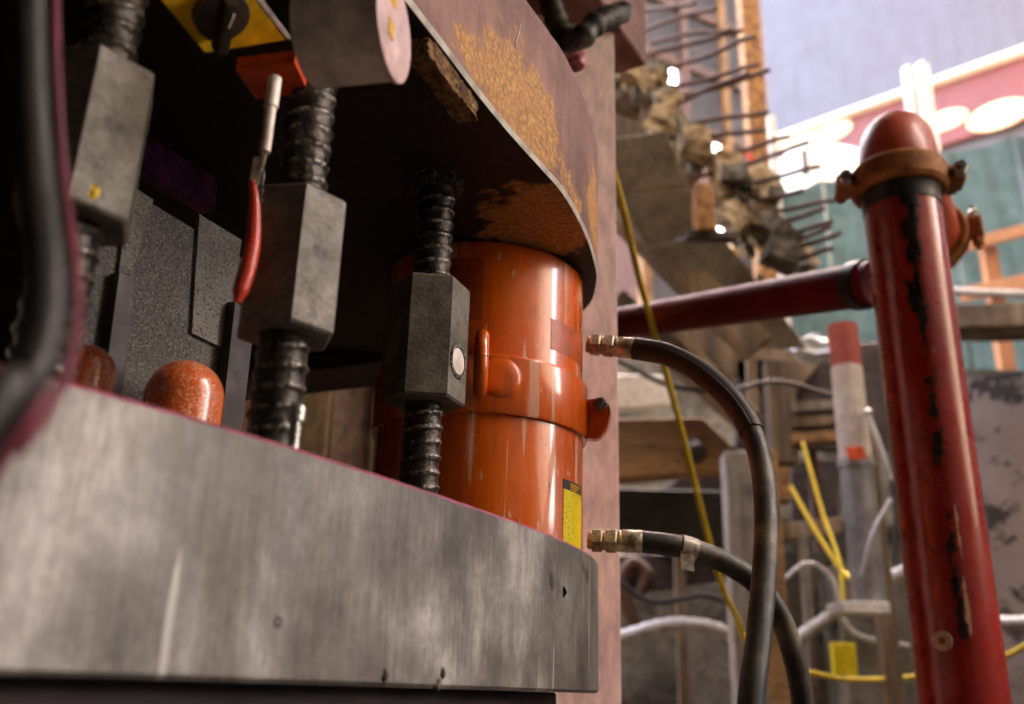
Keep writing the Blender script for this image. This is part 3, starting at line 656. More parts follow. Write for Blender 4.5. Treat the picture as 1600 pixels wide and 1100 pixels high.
# ================================================================== red standpipe
Y0 = 1.66
pA = W(1410, 325, Y0); pB = W(1506, 1100, Y0); pxx = (pA.x + pB.x) / 2
PR = .0715
stand = thing('red_standpipe', 'scraped red standpipe with rusty grooved coupling and elbow on top', 'pipe', (pxx, Y0, 0))
zt = W(1400, 299, Y0).z
M_RED = red_paint('red_standpipe_paint', -.020, EYE + .35)
M_RED2 = red_paint('dark_red_pipe_paint', glossy=.55, coat=.08, base=((.10, .003, .008), (.17, .005, .014), (.22, .01, .02)))
M_RED2.node_tree.nodes['Principled BSDF'].inputs['Specular IOR Level'].default_value = .15
M_RED3 = red_paint('red_elbow_paint', glossy=.4, coat=.15, base=((.38, .045, .015), (.54, .078, .026), (.60, .11, .04)))
M_ORUST = plain('orange_rust', (.40, .135, .028), (.20, .062, .018), (.50, .20, .05), scale=22, rough=.75, bump=.6, bscale=120, grime=.4)
ax0 = Vector((pxx, Y0, 0))
bm = B(); rings(bm, [(.002, PR), (zt - .03, PR)], ax0, up, 48); obj('pipe', bm, M_RED, stand, smooth=40)
bm = B(); rings(bm, [(zt - .045, PR + .002), (zt + .0, PR + .004)], ax0, up, 48); obj('gasket', bm, M_BLACK, stand, smooth=40)
def coupling(c, d, rr, lug_dir, parent):
    bm = B(); rings(bm, [(-.028, rr), (-.028, rr + .012), (-.020, rr + .018), (.020, rr + .018), (.028, rr + .012), (.028, rr)], c, d, 48, 0, False)
    cp_ = obj('coupling', bm, M_ORUST, parent, smooth=35)
    for s in (-1, 1):
        l = c + lug_dir * s * (rr + .028); side = lug_dir.cross(d).normalized()
        bm = B(); add_box(bm, l, lug_dir * .020, side * .027, d * .018, .008); rough(bm, 1, .001, 60); obj('lug', bm, M_ORUST, cp_)
        for q in (-1, 1):
            bm = B(); rings(bm, [(.026, .015), (.044, .015), (.047, .012)], l + lug_dir * s * .004, side * q, 6); rings(bm, [(.044, .008), (.058, .008)], l + lug_dir * s * .004, side * q, 12); obj('bolt', bm, M_ZINC if q > 0 else M_ORUST, cp_)
    return cp_
bd = Vector((.51, .86, 0)).normalized()        # the elbow turns away from the camera
coupling(Vector((pxx, Y0, zt + .02)), up, PR + .002, Vector((.97, -.22, 0)).normalized(), stand)
er = .105; z_e = zt + .045
arc = [Vector((pxx, Y0, z_e)) + bd * er * (1 - math.cos(q)) + up * er * math.sin(q) for q in [math.pi / 2 * i / 14 for i in range(15)]]
bm = B(); tube(bm, [Vector((pxx, Y0, zt - .01))] + arc + [arc[-1] + bd * .05], PR, 40, 0); obj('elbow', bm, M_RED3, stand, smooth=50)
coupling(arc[-1] + bd * .45, bd, PR + .002, bd.cross(up).normalized(), stand)
bm = B(); tube(bm, [arc[-1] + bd * .045, arc[-1] + bd * .3, arc[-1] + bd * .53], PR, 40, 0); obj('outlet_pipe', bm, M_RED3, stand, smooth=50)
dotc = W(1462, 1000, Y0 - PR * .96)
bm = B(); nd = Vector((dotc.x - pxx, -PR, 0)).normalized(); dc = Vector((pxx, Y0, dotc.z)) + nd * (PR - .002); rings(bm, [(0, .0165), (.0035, .016)], dc, nd, 28); dsk = obj('round_sticker', bm, plain('cream_sticker', (.66, .52, .36), (.5, .38, .26), scale=80, rough=.6), stand, smooth=40)
bm = B(); rings(bm, [(0, .006), (.0045, .006)], dc, nd, 20); obj('sticker_centre', bm, M_RUST, dsk, smooth=40)
# horizontal red branch
h0 = W(1372, 441, Y0 + .10); h1 = W(960, 507, 2.72)
hd = (h1 - h0).normalized()
branch = thing('red_branch_pipe', 'dark red horizontal pipe running from the standpipe behind the column', 'pipe', (h0.x, h0.y, h0.z - .05))
bm = B(); rings(bm, [(0, .048), (1.8, .048)], h0, hd, 40); obj('pipe', bm, M_RED2, branch, smooth=40)
bm = B(); rings(bm, [(.028, .050), (.028, .053), (.062, .053), (.062, .050)], h0, hd, 40); obj('joint_ring', bm, M_BLACK, branch, smooth=40)

# two white poles on the street, seen rising behind the elbow
for x0_, y0_, x1_, y1_, lb in ((1418, 108, 1436, 260, 'left one of two bright white poles rising behind the red elbow'), (1440, 102, 1462, 260, 'right one of two bright white poles rising behind the red elbow')):
    b = W(x0_, y0_, 8.4); a = Vector((W(x1_, y1_, 8.4).x, 8.4, 4.06)); a = b + (W(x1_, y1_, 8.4) - b).normalized() * 3.2; a.z = max(a.z, 4.06)
    bm = B(); rings(bm, [(0, .062), ((b - a).length, .062), ((b - a).length + .01, .05)], a, b - a, 20); obj('white_pole', bm, M_WHITE, smooth=40, label=lb, cat='pole', group='white poles behind the red elbow')

# ================================================================== pit background
# right wall of the pit
bm = B(); a = W(1478, 540, 4.6); b = W(1720, 560, 4.2); slab(bm, [Vector((a.x, a.y, 0)), Vector((b.x, b.y, 0)), Vector((b.x, b.y, b.z)), Vector((a.x, a.y, b.z))], .3); rough(bm, 10, .015, 3)
obj('stained_wall', bm, M_STAIN, label='brown pit wall with black flaking stains right of the standpipe', cat='wall')
bm = B(); a, b = W(1440, 508, 4.35), W(1700, 498, 4.1); beam(bm, a, b, .20, .13, bevel=.01); rough(bm, 3, .008, 6); obj('timber_waler', bm, M_TIMBER, label='weathered timber along the top of the stained wall', cat='timber')
bm = B(); tube(bm, [W(1478, 455, 4.6), W(1540, 458, 4.6), W(1680, 462, 4.6)], .022, 12, 4); obj('handrail_pipe', bm, M_CONDUIT, smooth=50, label='thin grey rail above the stained wall', cat='rail')
bm = B(); tube(bm, [W(1540, 972, 3.9), W(1600, 972, 3.85), W(1700, 970, 3.8)], .024, 12, 4); obj('white_conduit', bm, M_CONDUIT, smooth=50, label='white conduit low on the stained wall at the right edge', cat='conduit')
# back wall: concrete blocks under timber
bm = B(); a = W(700, 850, 5.2); b = W(1560, 850, 5.4)
slab(bm, [Vector((a.x, a.y, 0)), Vector((b.x, b.y, 0)), Vector((b.x, b.y, 2.55)), Vector((a.x, a.y, 2.55))], .4); rough(bm, 12, .03, 2.2, 5)
obj('concrete_wall', bm, M_CONC, label='rough grey concrete wall low at the back of the pit', cat='wall')
# timber lagging behind the couplers
M_PALEW = plain('pale_rough_wood', (.62, .47, .30), (.40, .28, .17), (.70, .57, .42), scale=7, rough=.9, bump=.7, stretch=(1, 1, .25), grime=.45)
M_PALEW2 = plain('pinkish_rough_wood', (.60, .42, .34), (.40, .26, .20), (.68, .52, .44), scale=9, rough=.9, bump=.7, stretch=(1, 1, .4), grime=.45)
lag = thing('plank_wall', 'rough lit plank wall seen between the middle bar and the jack', 'wall', (-.6, 2.9, 0))
for i in range(12):
    x = -1.25 + i * .125
    bm = B(); add_box(bm, Vector((x + random.uniform(-.004, .004), 2.9 + random.uniform(-.012, .012), 1.8)), Vector((.060, 0, 0)), Vector((0, .03, 0)), Vector((0, 0, 1.8)), .006)
    rough(bm, 6, .012, 6, i); obj('plank', bm, M_PALEW if i % 3 else M_PALEW2, lag)
bm = B(); slab(bm, [Vector((-3.0, 3.1, 0)), Vector((.22, 3.1, 0)), Vector((.22, 3.1, 4.05)), Vector((-3.0, 3.1, 4.05))], .1); obj('backing_wall', bm, M_DARKST, label='dark wall behind the planks', cat='wall')  # made tall and wide to keep sun off the left pit wall

# corrugated sheet, timber beam with chamfered end, pale board
corr = B(); a = W(950, 762, 4.2); b = W(1150, 762, 4.2); zb_ = W(1050, 862, 4.2).z; zt_ = a.z
nseg = 44; prev = None
for k in range(nseg + 1):
    z = zb_ + (zt_ - zb_) * k / nseg; y = 4.2 + .010 * math.sin(k * math.pi / 2)
    cur = [corr.verts.new((a.x, y, z)), corr.verts.new((b.x, y, z)), corr.verts.new((b.x, y + .02, z)), corr.verts.new((a.x, y + .02, z))]
    if prev:
        for i in range(4): corr.faces.new((prev[i], prev[(i + 1) % 4], cur[(i + 1) % 4], cur[i]))
    else: corr.faces.new(cur[::-1])
    prev = cur
corr.faces.new(prev); obj('corrugated_sheet', corr, M_CORR, label='dark corrugated sheet below the orange timber beam', cat='metal sheet')
def poly_beam(name, pxs, Y, thick, mat, label, cat, group=None, bevel=.006):
    bm = B(); slab(bm, [W(x, y, Y) for x, y in pxs], thick, bevel); return obj(name, bm, mat, label=label, cat=cat, group=group)
poly_beam('timber_beam', [(940, 655), (1098, 652), (1148, 700), (1135, 735), (940, 748)], 4.0, .15, M_TIMBERO, 'orange brown timber beam with chamfered end right of the column', 'timber')
bm = B(); rings(bm, [(-.02, .05), (.0, .055), (.015, .045), (.04, .02)], W(1085, 705, 3.99), Vector((0, -1, 0)), 16); obj('beam_bolt', bm, M_DARKST, smooth=40, label='dark bolt head in the orange timber beam', cat='bolt')
poly_beam('pale_board', [(940, 585), (1045, 585), (1060, 632), (940, 640)], 4.4, .05, M_WHITE, 'pale board above the orange timber beam', 'board')
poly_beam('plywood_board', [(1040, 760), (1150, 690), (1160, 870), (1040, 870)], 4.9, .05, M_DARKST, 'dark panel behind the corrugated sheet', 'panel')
# upright posts
def post(name, x0, x1, y0, y1, Y, thick, mat, label, cat='post', to_floor=True):
    a, b = W(x0, y0, Y), W(x1, y0, Y); m = (W(x0, y1, Y).x + W(x1, y1, Y).x) / 2; hw = abs(b.x - a.x) / 2
    bm = B(); box(bm, m - hw, m + hw, Y, Y + thick, 0.002 if to_floor else W(x0, y1, Y).z, a.z, .008); rough(bm, 3, .004, 8); return obj(name, bm, mat, label=label, cat=cat)
post('grey_post', 1150, 1196, 705, 1000, 3.4, .10, M_TIMBERG, 'silvery grey timber post behind the long hose')
post('brown_post', 1202, 1240, 702, 1090, 3.5, .10, M_TIMBERO, 'orange brown timber post beside the grey post behind the hoses')
post('dark_post', 1210, 1250, 560, 720, 4.3, .12, M_TIMBER, 'dark timber post above the orange brown post', to_floor=False)
post('slim_post', 1378, 1404, 640, 1000, 3.6, .06, M_TIMBER, 'slim timber post close behind the red standpipe')
post('pale_block', 1235, 1300, 860, 1000, 4.2, .3, M_CONC, 'pale concrete block beside the brown post', 'block')
post('grey_block', 1320, 1420, 880, 1000, 3.9, .25, M_CONC, 'grey concrete block at the foot of the painted pipe', 'block')
# painted small pipe in three colours
pw = W(1338, 530, 3.5); pz = [W(1335, y, 3.5).z for y in (510, 575, 725, 950)]
sp3 = thing('painted_pipe', 'slim upright pipe painted red then white then grey behind the standpipe', 'pipe', (pw.x, 3.5, pz[3]))
pwx = (W(1333, 530, 3.5).x + W(1342, 940, 3.5).x) / 2
M_PRED = plain('faded_red_band', (.42, .06, .035), (.30, .05, .03), scale=9, rough=.6); M_PW = plain('dirty_white_band', (.60, .52, .45), (.42, .34, .29), scale=6, rough=.6); M_PG = plain('galvanised_band', (.34, .33, .33), (.20, .19, .19), scale=9, rough=.45, metal=.3)
for nme, i, m_, r_ in (('red_band', 0, M_PRED, .058), ('white_band', 1, M_PW, .059), ('grey_band', 2, M_PG, .060)):
    bm = B(); rings(bm, [(pz[i + 1], r_), (pz[i], r_)], Vector((pwx, 3.5, 0)), up, 24); obj(nme, bm, m_, sp3, smooth=40)
bm = B(); rings(bm, [(pz[2] - .015, .066), (pz[2] + .015, .066)], Vector((pwx, 3.5, 0)), up, 24); obj('pipe_collar', bm, M_PG, sp3, smooth=40)
bm = B(); p_ = W(1338, 708, 3.438); add_box(bm, p_, Vector((.032, 0, .004)), Vector((0, .004, 0)), Vector((-.008, 0, .024)), .002); obj('orange_mark', bm, M_ORLAB, sp3)
bm = B(); p_ = W(1340, 952, 3.48); add_box(bm, p_, Vector((.085, 0, 0)), Vector((0, .085, 0)), Vector((0, 0, .02)), .004); obj('foot_plate', bm, M_WHITE, sp3)
bm = B(); tube(bm, [W(1352, 640, 3.42), W(1372, 690, 3.40), W(1392, 750, 3.40)], .010, 10, 5); tube(bm, [W(1345, 900, 3.42), W(1365, 830, 3.40), W(1392, 780, 3.40)], .008, 10, 5); obj('grey_cable', bm, M_CONDUIT, smooth=50, label='thin grey cable between the painted pipe and the standpipe', cat='cable')
bm = B(); bmesh.ops.create_icosphere(bm, subdivisions=2, radius=.018); bmesh.ops.translate(bm, verts=bm.verts, vec=W(1356, 645, 3.42)); obj('shiny_clamp', bm, M_ZINC, smooth=60, label='shiny clamp on the side of the painted pipe', cat='clamp')
# white conduits
bm = B(); tube(bm, [W(930, 1008, 3.9), W(985, 992, 3.9), W(1045, 976, 3.9), W(1110, 980, 3.92), W(1170, 1003, 3.95), W(1230, 1005, 4.0), W(1280, 975, 4.0), W(1335, 940, 3.95), W(1400, 900, 3.8), W(1450, 880, 3.7)], .028, 12, 14, (.05, .06)); obj('corrugated_conduit', bm, M_CONDUIT, smooth=50, label='white corrugated conduit sagging along the concrete wall', cat='conduit')
# yellow ropes
bm = B(); tube(bm, [W(906, 60, 1.75), W(925, 130, 1.78), W(950, 240, 1.9), W(972, 320, 2.1), W(1000, 440, 2.3), W(1034, 560, 2.5), W(1072, 700, 2.7), W(1100, 815, 2.85), W(1128, 915, 3.0), W(1162, 995, 3.2), W(1175, 1080, 3.3), Vector((W(1175, 1080, 3.3).x, 3.3, .02))], .0088, 10, 8); obj('yellow_rope', bm, M_YROPE, smooth=50, label='yellow rope hanging down beside the steel column and behind the hoses', cat='rope')
bm = B(); tube(bm, [W(1235, 760, 4.0), W(1275, 830, 3.9), W(1315, 890, 3.8), W(1345, 912, 3.7), W(1375, 915, 3.7)], .0095, 10, 8); obj('yellow_rope', bm, M_YROPE, smooth=50, label='yellow cord slanting down to the foot of the painted pipe', cat='cord')
bm = B(); tube(bm, [W(1254, 690, 4.0), W(1285, 800, 3.9), W(1312, 880, 3.8), W(1318, 960, 3.75)], .008, 10, 8); obj('yellow_rope', bm, M_YROPE, smooth=50, label='steeper yellow cord beside the dark timber post', cat='cord')
bm = B(); tube(bm, [W(1180, 1040, 3.6), W(1260, 1050, 3.6), W(1330, 1062, 3.6), W(1440, 1056, 3.6), W(1560, 1030, 3.4), W(1640, 985, 3.2)], .0095, 10, 8); obj('yellow_rope', bm, M_YROPE, smooth=50, label='low yellow cord running level behind the standpipe', cat='cord')
bm = B(); add_box(bm, W(1318, 1030, 3.8), Vector((.045, 0, 0)), Vector((0, .02, 0)), Vector((0, 0, .06)), .006); obj('yellow_tag', bm, plain('bright_yellow', (.78, .62, .02), (.65, .5, .02), rough=.5), label='small bright yellow block low behind the standpipe', cat='block')
bm = B(); bm2 = [W(995, 935, 4.9), W(1010, 900, 4.9), W(990, 880, 4.9), W(972, 905, 4.9), W(980, 945, 4.9), W(1000, 985, 4.9)]; tube(bm, bm2, .035, 10, 8); obj('rusty_shackle', bm, M_RUSTD, smooth=50, label='rusty shackle on the concrete wall right of the column', cat='shackle')
# diagonal timbers below the slanted panel
for (x0_, y0_, x1_, y1_, Y, wd, m_, lb) in ((968, 330, 1185, 545, 3.7, .13, M_TIMBER, 'dark diagonal timber along the lower edge of the slanted plywood'), (960, 470, 1180, 668, 3.9, .10, M_TIMBER, 'lower diagonal timber brace behind the upper hose'), (1085, 560, 1175, 650, 3.75, .045, M_TAN, 'thin pale lath just below the upper hose')):
    bm = B(); beam(bm, W(x0_, y0_, Y), W(x1_, y1_, Y), wd, .10, Vector((0, 1, 0)), .005); rough(bm, 3, .004, 7); obj('diagonal_timber', bm, m_, label=lb, cat='timber')
poly_beam('brown_soffit', [(1000, 480), (1190, 470), (1290, 560), (1220, 640), (1110, 560)], 4.5, .2, M_TIMBER, 'brown timber soffit under the slanted plywood', 'timber')
poly_beam('shadow_sheet', [(1240, 540), (1470, 530), (1470, 700), (1240, 700)], 5.0, .1, M_DARKST, 'dark sheet drawn as shade behind the painted pipe', 'board')  # dark sheet put in as background shade
bm = B(); bmesh.ops.create_icosphere(bm, subdivisions=4, radius=.09)
for v in bm.verts: v.co = Vector((v.co.x * 1.5, v.co.y * .5, v.co.z * .6)) + noise.noise_vector(v.co * 14) * .05
bmesh.ops.translate(bm, verts=bm.verts, vec=W(1275, 545, 4.2)); obj('plastic_sheet', bm, plain('clear_plastic', (.62, .63, .66), (.4, .4, .42), scale=30, rough=.15), label='crumpled shiny plastic sheet below the red branch pipe', cat='plastic sheet')
# more clutter behind the hoses
poly_beam('shade_sheet', [(1248, 565), (1312, 560), (1312, 705), (1248, 700)], 4.6, .04, M_DARKST, 'dark sheet drawn as the shaded void left of the painted pipe', 'board')  # dark sheets standing in for the shaded voids among the timbers
poly_beam('shade_sheet', [(1238, 722), (1312, 715), (1312, 832), (1238, 842)], 4.55, .04, M_DARKST, 'lower dark sheet drawn as the shaded void left of the painted pipe behind the yellow cords', 'board')
poly_beam('shade_sheet', [(1150, 562), (1212, 560), (1206, 700), (1150, 700)], 4.5, .04, M_DARKST, 'dark sheet drawn as the shaded void behind the bend of the upper hose', 'board')
poly_beam('shade_sheet', [(962, 866), (1150, 862), (1150, 905), (962, 930)], 4.95, .03, M_DARKST, 'dark strip drawn as the shaded gap just below the corrugated sheet', 'board')
for k_, (y_, lb) in enumerate(((640, 'upper'), (664, 'middle'), (688, 'lower'))):
    bm = B(); beam(bm, W(1236, y_, 4.3), W(1316, y_ - 5, 4.3), .10, .045, bevel=.004); rough(bm, 2, .004, 7, k_); obj('stacked_plank', bm, (M_TIMBERG, M_TIMBER, M_TIMBERO)[k_], label=lb + ' of three short stacked planks left of the painted pipe', cat='plank', group='planks stacked left of the painted pipe')
for k_, (x0_, x1_, y0_, y1_, Y_, m_, lb) in enumerate(((1176, 1192, 552, 706, 4.15, M_TIMBER, 'slender dark prop under the slanted plywood'), (1262, 1276, 820, 1000, 4.05, M_TIMBERG, 'thin grey stake beside the pale concrete block'), (1288, 1302, 700, 1000, 4.35, M_RUSTD, 'rusty upright bar left of the painted pipe'), (1062, 1078, 865, 1080, 4.7, M_TIMBER, 'dark stake against the concrete wall under the tape tag'))):
    post('prop', x0_, x1_, y0_, y1_, Y_, .05, m_, lb)
for k_, (pts_, r_, m_, lb) in enumerate((([(960, 560), (1040, 600), (1130, 612), (1215, 596), (1310, 622)], .010, M_BLACK, 'black cable draped across the timbers behind the upper hose'), ([(1225, 905), (1262, 880), (1300, 905), (1330, 985), (1420, 1010)], .009, M_CONDUIT, 'thin pale cable looping around the block by the brown post'), ([(960, 905), (1020, 940), (1100, 930), (1150, 950)], .012, M_BLACK, 'black cable along the concrete wall above the white conduit'), ([(1405, 620), (1392, 720), (1400, 830), (1385, 960)], .009, M_BLACK, 'black cable dangling just left of the red standpipe'))):
    bm = B(); tube(bm, [W(x_, y_, 3.85 + .03 * k_) for x_, y_ in pts_], r_, 10, 8); obj('loose_cable', bm, m_, smooth=50, label=lb, cat='cable')
bm = B(); beam(bm, W(1150, 842, 4.1), W(1310, 822, 4.1), .09, .07, bevel=.006); rough(bm, 3, .005, 7); obj('cross_timber', bm, M_TIMBER, label='short cross timber behind the grey and brown posts', cat='timber')
# slanted plywood formwork of three sheets
ply = thing('slanted_formwork', 'slanted grey plywood formwork above the red branch pipe', 'formwork', W(1080, 480, 3.5))
for pxs in ([(958, 300), (1076, 290), (1040, 205), (958, 215)], [(958, 304), (1078, 294), (1128, 368), (1062, 370), (1010, 384)], [(1012, 388), (1064, 374), (1130, 372), (1168, 420), (1262, 545), (1150, 545)]):
    bm = B(); slab(bm, [W(x, y, 3.5 + (y - 300) * .0012) for x, y in pxs], .03, .003); obj('plywood_sheet', bm, M_PLY, ply)
post('steel_stub', 1090, 1118, 285, 358, 3.3, .09, M_RUST, 'brown steel stub standing on the slanted plywood', 'post', False)
bm = B(); beam(bm, W(1072, 369, 3.35), W(1150, 371, 3.35), .05, .03, bevel=.003); obj('dark_ledger', bm, M_DARKST, label='dark ledger bar below the brown steel stub', cat='bar')
# broken concrete edge
edge = thing('broken_concrete_edge', 'tan crumbling concrete edge running diagonally down to the green fence', 'broken concrete', W(1180, 440, 4.2))
rnd = random.Random(11)
for i in range(64):
    t_ = i / 63
    x = 985 + t_ * 225 + rnd.uniform(-40, 40) + (20 if t_ > .6 else 0); y = 95 + t_ * 310 + rnd.uniform(-26, 26)
    Y = 3.75 + rnd.uniform(-.12, .12); s = rnd.choice((.025, .035, .05, .065)) * rnd.uniform(.8, 1.2)
    bm = B(); add_box(bm, Vector((0, 0, 0)), Vector((s, s * .2, .1 * s)), Vector((0, s * rnd.uniform(.7, 1.1), 0)), Vector((-.2 * s, 0, s * rnd.uniform(.6, 1.3)))); rough(bm, 3, s * .28, 1.6 / s * .6, i)
    bmesh.ops.rotate(bm, verts=bm.verts, cent=(0, 0, 0), matrix=Matrix.Rotation(rnd.uniform(-.5, .5), 3, 'Y')); bmesh.ops.translate(bm, verts=bm.verts, vec=W(x, y, Y)); obj('chunk', bm, (M_TAN, M_TAN, M_TIMBER, M_CONC)[i % 4], edge)
poly_beam('rough_concrete_face', [(955, 60), (1000, 60), (1075, 180), (1100, 265), (955, 300)], 4.0, .3, M_TIMBER, 'dark brown rough concrete face between column and broken edge', 'broken concrete')
# rebar
RB = [(1010, 12, 1076, 8), (1020, 82, 1143, 33), (1030, 108, 1148, 80), (1040, 138, 1160, 108), (1053, 200, 1198, 167), (1064, 254, 1220, 204), (1120, 296, 1250, 266), (1132, 338, 1278, 310), (1196, 368, 1270, 342), (1200, 382, 1276, 352), (1206, 400, 1282, 371), (1045, 172, 1150, 140), (1015, 45, 1100, 22), (1030, 64, 1132, 50), (1060, 222, 1180, 188), (1090, 276, 1232, 236), (1130, 318, 1240, 290), (1060, 150, 1170, 128), (1180, 352, 1262, 330), (1210, 412, 1285, 392)]
ORD = 'first second third fourth fifth sixth seventh eighth ninth tenth eleventh twelfth thirteenth fourteenth fifteenth sixteenth seventeenth eighteenth nineteenth twentieth'.split()
for k_, (x0_, y0_, x1_, y1_) in enumerate(sorted(RB, key=lambda q: q[3])):
    a, b = W(x0_ - 12, y0_ + 4, 3.85), W(x1_ + 22, y1_ - 6, 3.45); bm = B(); b += Vector((rnd.uniform(-.03, .05), rnd.uniform(-.1, .1), rnd.uniform(-.015, .02))); mid = a.lerp(b, .55) + Vector((rnd.uniform(-.02, .02), 0, rnd.uniform(-.018, .014))); tip = a.lerp(b, .88) + Vector((0, 0, rnd.uniform(-.008, .008)))
    tube(bm, [a, mid, tip, b], .0115, 8, 22, (.022, .08)); obj('rebar', bm, M_RUSTD, smooth=60, label=ORD[k_] + ' rusty rebar rod from the top along the broken concrete edge', cat='rebar', group='rebar sticking out of the broken concrete')
# green weeds in the broken edge
M_LEAF = plain('weed_leaf', (.05, .11, .018), (.025, .06, .01), scale=20, rough=.6, bump=0)
for k, (x, y) in enumerate(((1152, 388), (1170, 402), (1188, 440), (1064, 905))):
    bm = B(); c_ = W(x, y, 3.9 if y < 500 else 4.95); v0 = bm.verts.new(c_)
    for j in range(22):
        d_ = Vector((rnd.uniform(-1, 1), rnd.uniform(-1, .3), rnd.uniform(-.5, 1))).normalized() * rnd.uniform(.03, .07); w_ = d_.orthogonal().normalized() * .008
        bm.faces.new([v0, bm.verts.new(c_ + d_ * .5 + w_), bm.verts.new(c_ + d_), bm.verts.new(c_ + d_ * .5 - w_)])
    obj('weed', bm, M_LEAF, label=['small green weed below the brown steel stub', 'small green weed at the crumbling edge right of the dark ledger', 'small green weed just above the red branch pipe', 'green weed on the wall under the tape tag'][k], cat='weed')
# steel post with sunlit edge
bm = B(); pa = W(1182, 150, 5.0); box(bm, pa.x - .055, pa.x + .055, 5.0, 5.14, 2.6, 6.6, .008); obj('soldier_pile', bm, M_RUST, label='tall brown steel post rising behind the rebar', cat='post')
bm = B(); pa2 = W(1207, 200, 5.6); box(bm, pa2.x - .028, pa2.x + .028, 5.6, 5.66, 3.0, W(1207, 180, 5.6).z, .006); obj('white_pole', bm, M_WHITE, label='bright white pole beside the tall brown steel post', cat='pole')
poly_beam('red_flag', [(1163, 236), (1176, 240), (1196, 285), (1190, 300)], 4.3, .01, M_REDGRIP, 'small bright red flag among the rebar', 'flag', bevel=0)

# ================================================================== street beyond
M_FAC = plain('lilac_grey_cladding', (.105, .102, .135), (.095, .092, .122), scale=1.2, rough=.6, bump=.1)
fac = thing('clad_building', 'big lilac grey clad building across the street', 'building', (5.2, 15.5, STREET))
# facade runs along the street, receding to the left
fa0, fa1 = W(1180, 222, 17.0), W(1640, 118, 13.5); zf0 = min(fa0.z, fa1.z) - .6
fdir = Vector((fa1.x - fa0.x, fa1.y - fa0.y, 0)); FL = fdir.length; fdir.normalize(); fn_ = Vector((fdir.y, -fdir.x, 0))
if fn_.y > 0: fn_ = -fn_
LIP = W(1400, 168, 15.4).z
npan = 16
for k in range(npan):
    s0, s1 = FL * k / npan + .0015, FL * (k + 1) / npan - .0015
    a = Vector((fa0.x, fa0.y, 0)) + fdir * s0; b = Vector((fa0.x, fa0.y, 0)) + fdir * s1; c_ = (a + b) / 2
    bm = B(); add_box(bm, Vector((c_.x, c_.y, LIP + 4.5)), fdir * (s1 - s0) / 2, fn_ * .05, up * 4.5, 0); obj('cladding_panel', bm, M_FAC, fac)
bm = B(); m_ = (fa0 + fa1) / 2; add_box(bm, Vector((m_.x, m_.y, (LIP + 9 + STREET) / 2)) - fn_ * 1.06, fdir * FL / 2, fn_ * 1.0, up * (LIP + 9 - STREET) / 2); obj('wall', bm, M_FAC, fac)
bm = B(); add_box(bm, Vector((m_.x, m_.y, LIP - .06)) + fn_ * .12, fdir * (FL / 2), fn_ * .17, up * .05, .01); obj('canopy_lip', bm, M_WHITE, fac)
M_SIGN = plain('red_fascia', (.20, .042, .042), (.16, .034, .034), scale=3, rough=.5, bump=.05); M_CREAM = plain('cream_sign', (.86, .62, .36), (.80, .54, .30), scale=4, rough=.5, bump=.05); M_CREAM2 = plain('cream_sign_middle', (.92, .82, .68), (.88, .76, .60), scale=4, rough=.5, bump=.05)
fas = thing('shop_fascia', 'red shop fascia with pale oval emblems under the clad building', 'sign', Vector((m_.x, m_.y, LIP - 1.2)) + fn_ * .05)
bm = B(); add_box(bm, Vector((m_.x, m_.y, LIP - .72)) + fn_ * .05, fdir * FL / 2, fn_ * .06, up * .60, .01); obj('fascia_board', bm, M_SIGN, fas)
fp0 = Vector((m_.x, m_.y, 0)) + fn_ * .12
for k, (px, py, wdt) in enumerate(((1560, 180, .52), (1478, 188, .38), (1243, 216, .45), (1300, 206, .40))):
    pc = WP(px, py, fp0, fn_)
    for nme, sc_, mm, lift in (('oval_rim', 1, M_CREAM, 0), ('oval_face', .86, M_CREAM2, .012)):
        bm = B(); vs0 = [bm.verts.new(pc + fn_ * lift + fdir * math.cos(q) * wdt * sc_ + up * math.sin(q) * wdt * .52 * sc_) for q in [2 * math.pi * i / 32 for i in range(32)]]
        ex = bmesh.ops.extrude_face_region(bm, geom=[bm.faces.new(vs0)]); bmesh.ops.translate(bm, verts=[v for v in ex['geom'] if isinstance(v, bmesh.types.BMVert)], vec=fn_ * .015)
        ov = obj(nme, bm, mm, fas)
    if k == 0:
        for q, hgt in ((-.20, .05), (-.02, .11), (.16, .09), (.30, .03)):
            bm = B(); add_box(bm, pc + fn_ * .030 + fdir * q + up * .06, fdir * .028, fn_ * .003, up * hgt, .002); obj('emblem_mark', bm, M_RUSTD, ov)
